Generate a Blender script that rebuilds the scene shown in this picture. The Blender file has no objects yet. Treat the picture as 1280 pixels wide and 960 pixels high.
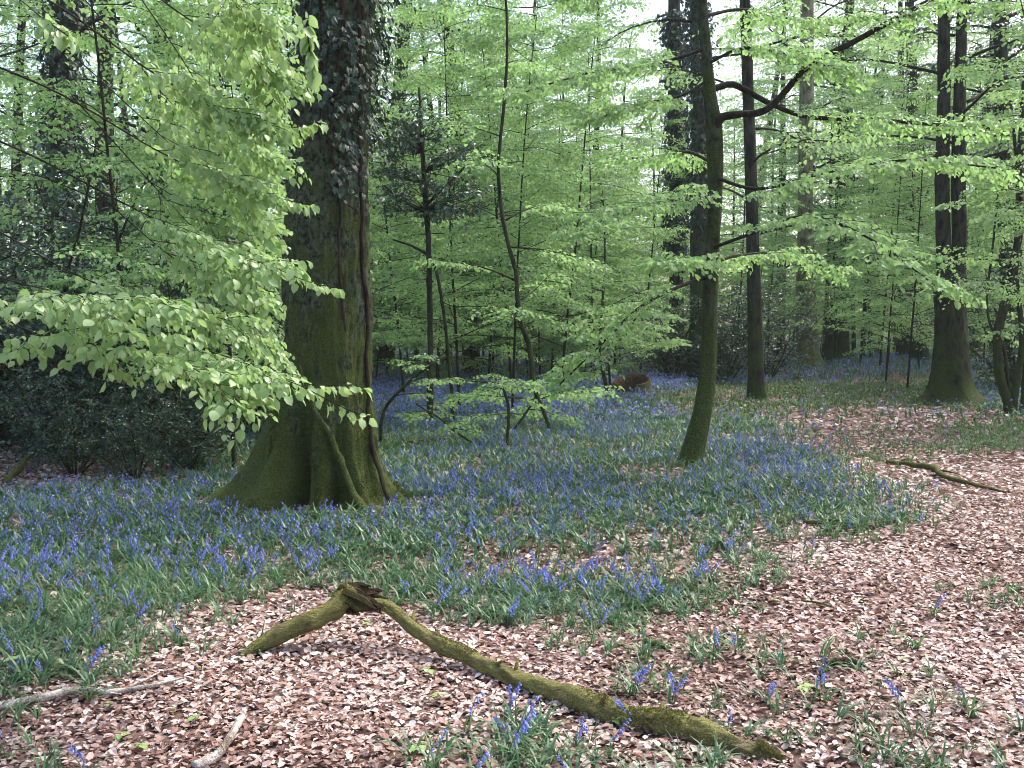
import bpy, math
import numpy as np
from mathutils import Matrix, Vector

# ------------------------------------------------------------------ camera, sky, sun, exposure
S = bpy.context.scene
COL = S.collection
F_PX, CAM_Z, HORIZON = 1244.0, 1.60, 402.0
PITCH = math.atan((480 - HORIZON) / F_PX)
cam_d = bpy.data.cameras.new('camera')
cam_d.lens, cam_d.sensor_width = 36.0 * F_PX / 1280.0, 36.0
cam_d.clip_start, cam_d.clip_end = 0.05, 600
cam = bpy.data.objects.new('camera', cam_d)
COL.objects.link(cam)
cam.location = (0, 0, CAM_Z)
cam.rotation_euler = (math.pi / 2 - PITCH, 0, 0)
S.camera = cam

SUN_EL, SUN_AZ = math.radians(56), math.radians(48)      # azimuth from +Y towards +X
W = bpy.data.worlds.new('World')
S.world = W
W.use_nodes = True
wn = W.node_tree
sky = wn.nodes.new('ShaderNodeTexSky')
sky.sky_type = 'NISHITA'
sky.sun_disc = False
sky.sun_elevation, sky.sun_rotation = SUN_EL, SUN_AZ
sky.air_density, sky.dust_density, sky.ozone_density = 1.0, 4.0, 1.0
bg = wn.nodes['Background']
wn.links.new(sky.outputs[0], bg.inputs['Color'])
bg.inputs['Strength'].default_value = 0.15
sun_d = bpy.data.lights.new('sun', 'SUN')
sun_d.energy, sun_d.angle, sun_d.color = 1.5, math.radians(35), (1.0, 0.97, 0.92)
sun = bpy.data.objects.new('sun', sun_d)
COL.objects.link(sun)
sv = Vector((math.sin(SUN_AZ) * math.cos(SUN_EL), math.cos(SUN_AZ) * math.cos(SUN_EL), math.sin(SUN_EL)))
sun.rotation_euler = sv.to_track_quat('Z', 'Y').to_euler()
sun.location = sv * 40
V_ = S.view_settings
S.display_settings.display_device = 'sRGB'
V_.view_transform, V_.look, V_.gamma, V_.exposure = 'Standard', 'None', 1.0, 1.55
V_.use_curve_mapping = False
cy = S.cycles
cy.max_bounces, cy.diffuse_bounces, cy.glossy_bounces, cy.transmission_bounces = 8, 7, 2, 7
cy.transparent_max_bounces = 4
cy.caustics_reflective = cy.caustics_refractive = False
cy.use_denoising = True
cy.filter_width = 1.0

# ------------------------------------------------------------------ small maths helpers
rng = np.random.default_rng(11)
cp, sp = math.cos(PITCH), math.sin(PITCH)


def at(px, py, Y):
    """world point seen at photo pixel px,py at the distance Y ahead of the camera"""
    u, v = (px - 640) / F_PX, (480 - py) / F_PX
    d = np.array([u, cp + v * sp, -sp + v * cp])
    k = Y / d[1]
    return np.array([d[0] * k, Y, CAM_Z + d[2] * k])


def gpos(px, py):
    """point of the flat ground under photo pixel"""
    u, v = (px - 640) / F_PX, (480 - py) / F_PX
    d = np.array([u, cp + v * sp, -sp + v * cp])
    k = CAM_Z / -d[2]
    p = d * k
    return np.array([p[0], p[1], gz(p[0], p[1])])


def topx(x, y, z):
    dz = z - CAM_Z
    dep = y * cp - dz * sp
    up = y * sp + dz * cp
    dep = np.where(dep < 0.05, 0.05, dep)
    return 640 + F_PX * x / dep, 480 - F_PX * up / dep


def _h(ix, iy, iz, s):
    n = (ix * 374761393 + iy * 668265263 + iz * 2147483647 + s * 974711) & 0xFFFFFFFF
    n = ((n ^ (n >> 13)) * 1274126177) & 0xFFFFFFFF
    return ((n ^ (n >> 16)) & 0xFFFF) / 65535.0


def vn(x, y, z=0.0, s=0):
    """value noise 0..1"""
    x, y, z = np.broadcast_arrays(np.asarray(x, float), np.asarray(y, float), np.asarray(z, float))
    ix, iy, iz = (np.floor(a).astype(np.int64) for a in (x, y, z))
    fx, fy, fz = x - ix, y - iy, z - iz
    fx, fy, fz = (a * a * (3 - 2 * a) for a in (fx, fy, fz))
    r = 0
    for dx in (0, 1):
        for dy in (0, 1):
            for dz in (0, 1):
                w = (fx if dx else 1 - fx) * (fy if dy else 1 - fy) * (fz if dz else 1 - fz)
                r = r + w * _h(ix + dx, iy + dy, iz + dz, s)
    return r


def gz(x, y):
    return 0.10 * (vn(np.asarray(x) * .35, np.asarray(y) * .35, 0, 3) - .5) + 0.05 * (vn(np.asarray(x) * 1.3, np.asarray(y) * 1.3, 0, 4) - .5)


def nrm(a):
    a = np.asarray(a, float)
    return a / np.maximum(np.linalg.norm(a, axis=-1, keepdims=True), 1e-9)


def inpoly(poly, x, y):
    c = np.zeros(np.shape(x), bool)
    n = len(poly)
    for i in range(n):
        x0, y0 = poly[i]
        x1, y1 = poly[i - 1]
        if y0 == y1:
            continue
        c ^= ((y0 > y) != (y1 > y)) & (x < (x1 - x0) * (y - y0) / (y1 - y0) + x0)
    return c


def spline(P, n):
    """Catmull-Rom through rows of P (any width), n samples"""
    P = np.asarray(P, float)
    Q = np.vstack([2 * P[0] - P[1], P, 2 * P[-1] - P[-2]])
    t = np.linspace(0, len(P) - 1 - 1e-6, n)
    i = t.astype(int)
    f = (t - i)[:, None]
    a, b, c, d = Q[i], Q[i + 1], Q[i + 2], Q[i + 3]
    return .5 * (2 * b + (c - a) * f + (2 * a - 5 * b + 4 * c - d) * f ** 2 + (3 * b - a - 3 * c + d) * f ** 3)


# ------------------------------------------------------------------ mesh helpers
def mesh(name, V, Fs, mats, rnd=None, mi=None, smooth=False):
    """V (n,3); Fs a list of (m,k) index arrays; mi a list of material indices, one array or number per Fs entry"""
    V = np.asarray(V, np.float32)
    Fs = [np.asarray(f, np.int32) for f in Fs if len(f)]
    me = bpy.data.meshes.new(name)
    me.vertices.add(len(V))
    me.vertices.foreach_set('co', V.ravel())
    loops = np.concatenate([f.ravel() for f in Fs])
    tot = np.concatenate([np.full(len(f), f.shape[1], np.int32) for f in Fs])
    start = np.concatenate([[0], np.cumsum(tot)[:-1]]).astype(np.int32)
    me.loops.add(len(loops))
    me.loops.foreach_set('vertex_index', loops)
    me.polygons.add(len(tot))
    me.polygons.foreach_set('loop_start', start)
    me.polygons.foreach_set('loop_total', tot)
    for m in (mats if isinstance(mats, (list, tuple)) else [mats]):
        me.materials.append(m)
    if mi is not None:
        me.polygons.foreach_set('material_index', np.concatenate([np.broadcast_to(np.asarray(m, np.int32), (len(f),)) for m, f in zip(mi, Fs)]))
    me.polygons.foreach_set('use_smooth', np.full(len(tot), bool(smooth)))
    if rnd is not None:
        a = me.attributes.new('rnd', 'FLOAT', 'POINT')
        a.data.foreach_set('value', np.asarray(rnd, np.float32))
    me.update(calc_edges=True)
    return me


def obj(name, data, parent=None, loc=None, rz=0.0, sc=None, **props):
    o = bpy.data.objects.new(name, data)
    COL.objects.link(o)
    if parent is not None:
        o.parent = parent
    if loc is not None:
        o.location = [float(c) for c in loc]
    if rz:
        o.rotation_euler = (0, 0, rz)
    if sc is not None:
        o.scale = (sc, sc, sc) if np.isscalar(sc) else sc
    for k, v in props.items():
        o[k] = v
    return o


def thing(name, label, cat, loc, group=None, rz=0.0, sc=None):
    o = obj(name, None, None, loc, rz, sc, label=label, category=cat)
    o.empty_display_size = .2
    if group:
        o['group'] = group
    return o


def copy_tree(root, label, loc, rz, sc):
    r = root.copy()
    COL.objects.link(r)
    r['label'] = label
    r.location = [float(c) for c in loc]
    r.rotation_euler = (0, 0, rz)
    r.scale = (sc, sc, sc)
    for ch in list(root.children):
        c = ch.copy()
        COL.objects.link(c)
        c.parent = r
    return r


class Tubes:
    """collects bent tubes of one woody part"""
    def __init__(self):
        self.V, self.F, self.R, self.n = [], [], [], 0

    def add(self, P, r, sides=6, cap=True, rough=0.0):
        P = np.asarray(P, float)
        n = len(P)
        r = np.broadcast_to(np.asarray(r, float), (n,))
        T = nrm(np.gradient(P, axis=0))
        a = np.array([0, 0, 1.0]) if abs(T[0][2]) < .8 else np.array([1.0, 0, 0])
        U = np.zeros_like(P)
        u = nrm(np.cross(T[0], a))
        for i in range(n):
            u = nrm(u - T[i] * np.dot(u, T[i]))
            U[i] = u
        B = np.cross(T, U)
        th = np.linspace(0, 2 * np.pi, sides, endpoint=False)
        rr = r[:, None] * np.ones(sides)
        if rough:
            k = 3.0 / max(r.max(), .01) * .35
            rr = rr * (1 + rough * (vn(P[:, 0][:, None] * k + np.cos(th) * 1.6, P[:, 1][:, None] * k + np.sin(th) * 1.6, P[:, 2][:, None] * k, 9) - .5) * 2)
            rr = rr * (1 + .7 * rough * (vn(P[:, 0][:, None] * k + np.cos(th) * 4.5, P[:, 1][:, None] * k + np.sin(th) * 4.5, P[:, 2][:, None] * k, 10) - .5) * 2)
        V = P[:, None] + rr[..., None] * (np.cos(th)[None, :, None] * U[:, None] + np.sin(th)[None, :, None] * B[:, None])
        i = np.arange(n - 1)[:, None] * sides
        j = np.arange(sides)[None]
        j2 = (j + 1) % sides
        q = np.stack([i + j, i + j2, i + sides + j2, i + sides + j], -1).reshape(-1, 4) + self.n
        V = V.reshape(-1, 3)
        if cap:
            V = np.vstack([V, P[0], P[-1] + T[-1] * r[-1] * .5])
            c0, c1 = n * sides, n * sides + 1
            jj, jj2 = j[0], j2[0]
            t = np.vstack([np.stack([jj2, jj, np.full(sides, c0), np.full(sides, c0)], -1),
                           np.stack([(n - 1) * sides + jj, (n - 1) * sides + jj2, np.full(sides, c1), np.full(sides, c1)], -1)])[:, :3] + self.n
            self.F.append(t)
        self.F.append(q)
        self.V.append(V)
        self.R.append(np.full(len(V), rng.random()))
        self.n += len(V)

    def twigs(self, p, d, L, r, sag):
        """many thin three-sided twigs at once"""
        N = len(p)
        if not N:
            return
        up = np.array([0, 0, 1.0])
        u = nrm(np.cross(d, up + 1e-3))
        b = np.cross(d, u)
        ring = []
        for s_, k in ((0, 1.0), (.55, .7), (1, .35)):
            c = p + d * (L * s_)[:, None]
            c[:, 2] -= sag * L * s_ * s_
            for th in (0, 2.094, 4.189):
                ring.append(c + (r * k)[:, None] * (math.cos(th) * u + math.sin(th) * b))
        V = np.stack(ring, 1).reshape(-1, 3)
        q = []
        for a in (0, 3):
            for j in range(3):
                q.append([a + j, a + (j + 1) % 3, a + 3 + (j + 1) % 3, a + 3 + j])
        q = np.array(q)
        self.F.append((q[None] + (np.arange(N) * 9)[:, None, None]).reshape(-1, 4) + self.n)
        self.V.append(V)
        self.R.append(np.repeat(rng.random(N), 9))
        self.n += len(V)

    def mesh(self, name, mat, origin=(0, 0, 0), smooth=True):
        tri = [f for f in self.F if f.shape[1] == 3]
        quad = [f for f in self.F if f.shape[1] == 4]
        Fs = ([np.vstack(quad)] if quad else []) + ([np.vstack(tri)] if tri else [])
        return mesh(name, np.vstack(self.V) - np.asarray(origin), Fs, mat, np.concatenate(self.R), smooth=smooth)


# leaf outlines: x along the midrib, y across, z up; faces
def _leaf(xs, ws, fold=.10, curl=.16, wave=0.0):
    V, Fq = [], []
    for i, (x, w) in enumerate(zip(xs, ws)):
        z = -curl * x * x
        V += [(x, 0, z), (x, w, z + fold * w * 2 + wave * (-1) ** i), (x, -w, z + fold * w * 2 - wave * (-1) ** i)]
    for i in range(len(xs) - 1):
        a, b = 3 * i, 3 * i + 3
        Fq += [(a, b, b + 1, a + 1), (a, a + 2, b + 2, b)]
    return np.array(V, float), np.array(Fq)


LEAF_NEAR = _leaf([0, .12, .35, .62, .85, 1], [.015, .20, .36, .34, .18, .01], .12, .22, .02)
LEAF_MID = (np.array([(0, 0, 0), (.32, .33, .05), (.72, .29, .0), (1, 0, -.16), (.72, -.29, .0), (.32, -.33, .05)], float), np.array([(0, 3, 2, 1), (0, 5, 4, 3)]))
LEAF_FAR = (np.array([(0, 0, 0), (.5, .36, .05), (1, 0, -.14), (.5, -.36, .05)], float), np.array([(0, 2, 1), (0, 3, 2)]))
LEAF_HOLLY = (np.array([(0, 0, 0), (.3, .30, .08), (.55, .18, .02), (.75, .26, .06), (1, 0, -.1), (.75, -.26, .06), (.55, -.18, .02), (.3, -.30, .08)], float), np.array([(0, 4, 2, 1), (2, 4, 3, 3), (0, 7, 6, 4), (4, 6, 5, 5)]))
LEAF_HOLLY = (LEAF_HOLLY[0], np.array([(0, 2, 1), (0, 4, 2), (2, 4, 3), (0, 7, 6), (0, 6, 4), (4, 6, 5)]))
LEAF_IVY = (np.array([(0, 0, 0), (-.12, .34, .02), (.35, .26, .05), (.45, .5, .0), (.62, .2, .03), (1, 0, -.08), (.62, -.2, .03), (.45, -.5, 0), (.35, -.26, .05), (-.12, -.34, .02)], float),
            np.array([(0, 2, 1), (0, 4, 2), (2, 4, 3), (0, 5, 4), (0, 6, 5), (0, 8, 6), (6, 8, 7), (0, 9, 8)]))


def stamp(tm, p, ex, ez, size):
    """copies template tm to points p with x axis ex, normal ez; returns V, F"""
    TV, TF = tm
    ex = nrm(ex)
    ez = nrm(ez - ex * np.sum(ez * ex, -1, keepdims=True))
    ey = np.cross(ez, ex)
    s = np.broadcast_to(np.asarray(size, float), (len(p),))[:, None, None]
    V = p[:, None] + s * (TV[None, :, 0, None] * ex[:, None] + TV[None, :, 1, None] * ey[:, None] + TV[None, :, 2, None] * ez[:, None])
    Fi = (TF[None] + (np.arange(len(p)) * len(TV))[:, None, None]).reshape(-1, TF.shape[1])
    return V.reshape(-1, 3), Fi


class Foliage:
    def __init__(self):
        self.p, self.d, self.L, self.r = [], [], [], []

    def twig(self, p, d, L, r=.0025):
        self.p.append(p)
        self.d.append(d)
        self.L.append(L)
        self.r.append(r)

    def arrays(self):
        return np.array(self.p), nrm(np.array(self.d)), np.array(self.L), np.array(self.r)

    def leaves(self, step, size, droop=.35, jit=.45, sag=.25, keep=1.0, pet=.3):
        """points, axes, normals, sizes of the leaves along all twigs, alternate left and right"""
        p, d, L, _ = self.arrays()
        K = np.maximum(2, np.ceil(L / step)).astype(int)
        idx = np.repeat(np.arange(len(p)), K)
        k = np.arange(len(idx)) - np.repeat(np.cumsum(K) - K, K)
        s = (k + .6 + rng.uniform(-.25, .25, len(idx))) / K[idx]
        side = np.where(k % 2 == 0, 1.0, -1.0)
        D, LL = d[idx], L[idx]
        P = p[idx] + D * (LL * s)[:, None]
        P[:, 2] -= sag * LL * s * s
        lat = nrm(np.cross(np.array([0, 0, 1.0]), D))
        last = (k == K[idx] - 1)
        side = np.where(last, side * .2, side)
        ex = D * .62 + lat * (side * .8)[:, None] + rng.normal(0, .22, (len(idx), 3))
        ex[:, 2] -= droop * rng.uniform(.3, 1.7, len(idx))
        ez = np.array([0, 0, 1.0]) + rng.normal(0, jit, (len(idx), 3))
        sz = size * rng.uniform(.5, 1.35, len(idx))
        ex = nrm(ex)
        P = P + ex * (sz * pet * .5)[:, None]
        if keep < 1:
            m = rng.random(len(P)) < keep
            P, ex, ez, sz = P[m], ex[m], ez[m], sz[m]
        return P, ex, ez, sz

    def mesh(self, name, mat, tm, origin=(0, 0, 0), step=.05, size=.06, **kw):
        P, ex, ez, sz = self.leaves(step, size, **kw)
        V, Fi = stamp(tm, P, ex, ez, sz)
        return mesh(name, V - np.asarray(origin), [Fi], mat, np.repeat(rng.random(len(P)), len(tm[0])))


def rot_h(d, a):
    c, s = math.cos(a), math.sin(a)
    return np.array([d[0] * c - d[1] * s, d[0] * s + d[1] * c, d[2]])


def limb_path(p0, az, el, L, n=8, bend=-.4, wig=.16):
    P = [np.asarray(p0, float)]
    st = L / (n - 1)
    for i in range(n - 1):
        e = el + bend * (i / (n - 1))
        P.append(P[-1] + st * np.array([math.cos(az) * math.cos(e), math.sin(az) * math.cos(e), math.sin(e)]))
        az += rng.normal(0, wig)
        el += rng.normal(0, wig * .5)
    return np.array(P)


def clothe(T, Fo, P, r0, nbr, brl, ntw, twl, flat=.12, start=.25, sides=4, twr=.003):
    """side branches and leafy twigs in a nearly level fan along the limb P"""
    n = len(P)
    cum = np.linspace(0, n - 1.001, max(2, nbr + 1))[1:] if nbr else []
    sgn = 1 if rng.random() < .5 else -1

    def tw(Q, m, tl, st):
        nonlocal sgn
        k = len(Q)
        for t in np.linspace(st, 1, m):
            f = min(t, .999) * (k - 1)
            i = int(f)
            b = Q[i] + (Q[i + 1] - Q[i]) * (f - i)
            d = nrm(Q[i + 1] - Q[i])
            sgn = -sgn
            a = sgn * rng.uniform(.55, 1.05) * (1 if t < .97 else .1)
            q = rot_h(d, a)
            q[2] = q[2] * .5 + rng.normal(0, flat)
            Fo.twig(b, q, tl * rng.uniform(.6, 1.2) * (1.1 - .5 * t), twr)
    for j, f in enumerate(cum):
        f = start * (n - 1) + f * (1 - start)
        i = min(int(f), n - 2)
        b = P[i] + (P[i + 1] - P[i]) * (f - i)
        d = nrm(P[i + 1] - P[i])
        s2 = 1 if j % 2 else -1
        q = rot_h(d, s2 * rng.uniform(.5, 1.0))
        t = f / (n - 1)
        Lb = brl * rng.uniform(.6, 1.15) * (1.15 - .7 * t)
        az, el = math.atan2(q[1], q[0]), math.asin(max(-1, min(1, q[2]))) * .5 + rng.normal(0, flat)
        Q = limb_path(b, az, el, Lb, 5, -.15, .14)
        if T is not None:
            T.add(Q, np.linspace(r0 * (1.05 - .7 * t) * .5, twr, 5), sides, False)
        tw(Q, ntw, twl, .12)
    tw(P, max(3, int(ntw * 1.3)), twl, max(start, .35))


# ------------------------------------------------------------------ materials
def nodes(name):
    m = bpy.data.materials.new(name)
    m.use_nodes = True
    nt = m.node_tree
    nt.nodes.clear()
    out = nt.nodes.new('ShaderNodeOutputMaterial')

    def N(t, ins=None, **kw):
        n = nt.nodes.new('ShaderNode' + t)
        for k, v in kw.items():
            setattr(n, k, v)
        for k, v in (ins or {}).items():
            if hasattr(v, 'bl_idname') or isinstance(v, bpy.types.NodeSocket):
                nt.links.new(v, n.inputs[k])
            else:
                n.inputs[k].default_value = v
        return n

    def ramp(fac, stops, interp='LINEAR'):
        n = nt.nodes.new('ShaderNodeValToRGB')
        n.color_ramp.interpolation = interp
        e = n.color_ramp.elements
        while len(e) < len(stops):
            e.new(.5)
        for el, (pos, c) in zip(e, stops):
            el.position = pos
            el.color = (*c, 1) if len(c) == 3 else c
        nt.links.new(fac, n.inputs[0])
        return n.outputs[0]

    def mix(a, b, f):
        n = nt.nodes.new('ShaderNodeMix')
        n.data_type = 'RGBA'
        for i, v in ((0, f), (6, a), (7, b)):
            if isinstance(v, bpy.types.NodeSocket):
                nt.links.new(v, n.inputs[i])
            else:
                n.inputs[i].default_value = v if i == 0 else (*v, 1)
        return n.outputs[2]

    def math_(op, a, b=0.0):
        n = nt.nodes.new('ShaderNodeMath')
        n.operation = op
        n.use_clamp = False
        for i, v in ((0, a), (1, b)):
            if isinstance(v, bpy.types.NodeSocket):
                nt.links.new(v, n.inputs[i])
            else:
                n.inputs[i].default_value = v
        return n.outputs[0]
    return m, nt, out, N, ramp, mix, math_


def leaf_mat(name, stops, trans, tfac, rough=.5, spec=.4):
    m, nt, out, N, ramp, mix, M = nodes(name)
    a = N('Attribute', attribute_name='rnd')
    c = ramp(a.outputs['Fac'], stops)
    b = N('BsdfPrincipled', {'Base Color': c, 'Roughness': rough, 'Specular IOR Level': spec})
    if tfac:
        t = N('BsdfTranslucent', {'Color': mix(c, trans, .75)})
        x = N('MixShader', {0: tfac, 1: b.outputs[0], 2: t.outputs[0]})
        nt.links.new(x.outputs[0], out.inputs[0])
    else:
        nt.links.new(b.outputs[0], out.inputs[0])
    return m


def bark_mat(name, dark, light, moss, moss_amt, moss_h=2.5, scale=1.0, bump=.5, stretch=.3, spots=0.0):
    """furrowed bark with moss that grows thicker low down and in patches (object space z is height)"""
    m, nt, out, N, ramp, mix, M = nodes(name)
    tc = N('TexCoord')
    mp = N('Mapping', {'Vector': tc.outputs['Object'], 'Scale': stretch if isinstance(stretch, tuple) else (1, 1, stretch)})
    n1 = N('TexNoise', {'Vector': mp.outputs[0], 'Scale': 14 * scale, 'Detail': 8, 'Roughness': .65})
    n2 = N('TexNoise', {'Vector': tc.outputs['Object'], 'Scale': 2.6 * scale, 'Detail': 5, 'Roughness': .6})
    n3 = N('TexNoise', {'Vector': tc.outputs['Object'], 'Scale': 60 * scale, 'Detail': 4})
    base = ramp(n1.outputs['Fac'], [(.38, dark), (.60, light)])
    if spots:
        n4 = N('TexNoise', {'Vector': tc.outputs['Object'], 'Scale': 5.2 * scale, 'Detail': 3})
        base = mix(base, (.30, .31, .27), M('MULTIPLY', ramp(n4.outputs['Fac'], [(.60, (0, 0, 0)), (.70, (1, 1, 1))]), spots))
    sep = N('SeparateXYZ', {0: tc.outputs['Object']})
    hh = M('MULTIPLY', M('SUBTRACT', 1.0, M('DIVIDE', sep.outputs[2], moss_h)), .22)
    hh = M('MAXIMUM', hh, -.12)
    mk = M('ADD', M('ADD', n2.outputs['Fac'], hh), M('MULTIPLY', M('SUBTRACT', n3.outputs['Fac'], .5), .35))
    mf = ramp(mk, [(.62 - moss_amt * .3, (0, 0, 0)), (.82 - moss_amt * .3, (1, 1, 1))])
    mossc = mix(moss, tuple(c * .35 for c in moss), ramp(n3.outputs['Fac'], [(.35, (0, 0, 0)), (.65, (1, 1, 1))]))
    col = mix(base, mossc, mf)
    hgt = M('ADD', M('MULTIPLY', n1.outputs['Fac'], 1.0), M('MULTIPLY', n3.outputs['Fac'], .35))
    bp = N('Bump', {'Strength': bump, 'Distance': .05, 'Height': hgt})
    b = N('BsdfPrincipled', {'Base Color': col, 'Roughness': .9, 'Specular IOR Level': .15, 'Normal': bp.outputs[0]})
    nt.links.new(b.outputs[0], out.inputs[0])
    return m


M_BEECH = leaf_mat('beech_leaf', [(0, (.11, .22, .075)), (.5, (.19, .335, .125)), (1, (.31, .45, .20))], (.37, .60, .19), .5, .45, .5)
M_BEECH_NEAR = leaf_mat('beech_leaf_young', [(0, (.15, .27, .09)), (.5, (.25, .38, .15)), (1, (.36, .49, .22))], (.42, .63, .21), .42, .4, .5)
M_FAR = leaf_mat('beech_leaf_far', [(0, (.12, .22, .085)), (.5, (.20, .33, .14)), (1, (.31, .44, .21))], (.39, .60, .22), .5, .5, .4)
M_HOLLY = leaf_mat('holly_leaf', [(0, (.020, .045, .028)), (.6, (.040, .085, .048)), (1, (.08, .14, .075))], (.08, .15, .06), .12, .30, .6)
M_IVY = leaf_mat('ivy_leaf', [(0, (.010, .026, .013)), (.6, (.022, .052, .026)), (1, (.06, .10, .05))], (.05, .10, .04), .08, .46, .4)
M_BLADE = leaf_mat('bluebell_leaf', [(0, (.03, .08, .036)), (.5, (.065, .15, .06)), (1, (.14, .24, .085))], (.12, .25, .08), .25, .38, .5)
M_GRASS = leaf_mat('woodland_grass', [(0, (.05, .11, .035)), (.5, (.085, .165, .05)), (1, (.14, .22, .075))], (.14, .26, .06), .25, .5, .3)
M_PETAL = leaf_mat('bluebell_petal', [(0, (.12, .155, .45)), (.5, (.20, .25, .61)), (1, (.34, .39, .76))], (.24, .29, .70), .25, .5, .3)
M_STALK = leaf_mat('flower_stalk', [(0, (.05, .10, .05)), (1, (.08, .10, .14))], (.1, .2, .1), .1)
M_SEED = leaf_mat('seedling_leaf', [(0, (.22, .38, .10)), (1, (.36, .52, .16))], (.4, .62, .16), .35)
M_LITTER = leaf_mat('dead_leaf', [(0, (.08, .036, .025)), (.2, (.21, .105, .077)), (.42, (.36, .225, .18)), (.66, (.48, .355, .305)), (.88, (.61, .50, .45)), (1, (.74, .65, .61))], (.40, .22, .14), .12, .5, .35)
M_DEAD = leaf_mat('dry_stalk', [(0, (.10, .06, .05)), (1, (.22, .16, .14))], (.2, .1, .1), 0)
B_OAK = bark_mat('mossy_bark', (.017, .021, .012), (.125, .152, .085), (.125, .155, .036), .55, 2.4, 1.8, 1.0, .75, .3)
B_BEECH = bark_mat('beech_bark', (.018, .021, .012), (.072, .085, .046), (.080, .105, .028), .58, 4.0, 1.0, .6, .6, .18)
B_DARK = bark_mat('dark_bark', (.012, .012, .008), (.052, .052, .034), (.070, .088, .020), .40, 2.0, 1.0, .6, .3)
B_TWIG = bark_mat('twig_bark', (.014, .012, .009), (.042, .037, .027), (.05, .06, .025), .2, 1.0, 2.0, .2)
B_STEM = bark_mat('ivy_stem_bark', (.018, .011, .008), (.060, .036, .026), (.06, .07, .02), .1, 2.0, 2.0, .6)
B_LOG = bark_mat('mossy_log', (.030, .019, .013), (.27, .20, .14), (.38, .36, .12), .40, 2.0, 3.2, 1.0, (.16, 1, 1))
B_MOSSTICK = bark_mat('mossy_stick', (.045, .032, .022), (.13, .10, .07), (.13, .14, .04), .65, 2.0, 2.4, .6, 1.0)
B_ROT = bark_mat('rotten_wood', (.022, .010, .008), (.13, .065, .045), (.10, .10, .03), .05, 1.0, 2.5, 1.0, .4)
B_PALE = bark_mat('bleached_wood', (.30, .26, .22), (.68, .62, .56), (.2, .16, .12), .05, .3, 2.5, .5, 1.0)
M_MOSS = leaf_mat('moss_tuft', [(0, (.10, .10, .03)), (.6, (.20, .185, .06)), (1, (.30, .27, .10))], (.2, .22, .04), .2, .8, .1)


def soil_mat():
    m, nt, out, N, ramp, mix, M = nodes('forest_soil')
    tc = N('TexCoord')
    v = N('TexVoronoi', {'Vector': tc.outputs['Object'], 'Scale': 22.0, 'Randomness': 1.0})
    n = N('TexNoise', {'Vector': tc.outputs['Object'], 'Scale': 1.3, 'Detail': 6})
    n2 = N('TexNoise', {'Vector': tc.outputs['Object'], 'Scale': 40, 'Detail': 4})
    sx = N('SeparateXYZ', {0: v.outputs['Color']})
    leaf = ramp(sx.outputs[0], [(0, (.05, .028, .02)), (.4, (.16, .09, .07)), (.75, (.34, .23, .19)), (1, (.5, .38, .34))])
    soil = ramp(n2.outputs['Fac'], [(.3, (.022, .015, .011)), (.7, (.07, .045, .032))])
    c = mix(soil, leaf, ramp(n.outputs['Fac'], [(.40, (.25, .25, .25)), (.62, (.8, .8, .8))]))
    bp = N('Bump', {'Strength': .6, 'Distance': .02, 'Height': sx.outputs[1]})
    b = N('BsdfPrincipled', {'Base Color': c, 'Roughness': .9, 'Specular IOR Level': .15, 'Normal': bp.outputs[0]})
    nt.links.new(b.outputs[0], out.inputs[0])
    return m


# ------------------------------------------------------------------ ground
def spaced(a, b, n, fine):
    """coordinates from a to b, finest near 0"""
    t = np.linspace(-1, 1, n)
    s = np.sinh(t * fine) / math.sinh(fine)
    return np.where(s < 0, -s * a, s * b)


gx = spaced(-160, 160, 181, 5.2)
gy = 6 + spaced(-90, 240, 181, 4.8)
GX, GY = np.meshgrid(gx, gy)
GV = np.stack([GX, GY, gz(GX, GY)], -1).reshape(-1, 3)
i0 = (np.arange(180)[:, None] * 181 + np.arange(180)[None]).ravel()
floor = obj('forest_floor', mesh('forest_floor', GV, [np.stack([i0, i0 + 1, i0 + 182, i0 + 181], -1)], soil_mat(), smooth=True),
            kind='structure', label='leaf strewn forest floor and path beneath the beech trees', category='ground')

# where vegetation grows, traced once from the photograph on to the ground plane
VEG = [(-400, 900), (0, 858), (50, 852), (95, 815), (200, 790), (300, 768), (400, 742), (470, 742), (560, 772), (640, 792), (720, 792), (800, 762), (900, 748), (960, 738),
       (1000, 692), (1060, 675), (1130, 660), (1160, 625), (1125, 592), (1085, 562), (1185, 548), (1400, 550), (1900, 540), (1900, 404), (-900, 404), (-900, 900)]
HOLES = [([(630, 668), (790, 660), (800, 705), (700, 718), (640, 702)], .75), ([(775, 575), (855, 575), (850, 606), (780, 602)], .9),
         ([(960, 520), (1010, 506), (1160, 500), (1260, 506), (1300, 522), (1190, 526), (1180, 545), (1085, 562), (1000, 548)], .9),
         ([(-200, 540), (60, 548), (170, 560), (230, 590), (60, 606), (-200, 612)], .95), ([(170, 680), (300, 648), (365, 646), (240, 694)], .7),
         ([(800, 660), (950, 640), (1060, 650), (1000, 700), (880, 745), (790, 735)], .55), ([(1060, 560), (1110, 560), (1130, 640), (1060, 660)], .5),
         ([(880, 535), (1000, 535), (1060, 560), (960, 552), (890, 548)], .5)]
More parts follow.
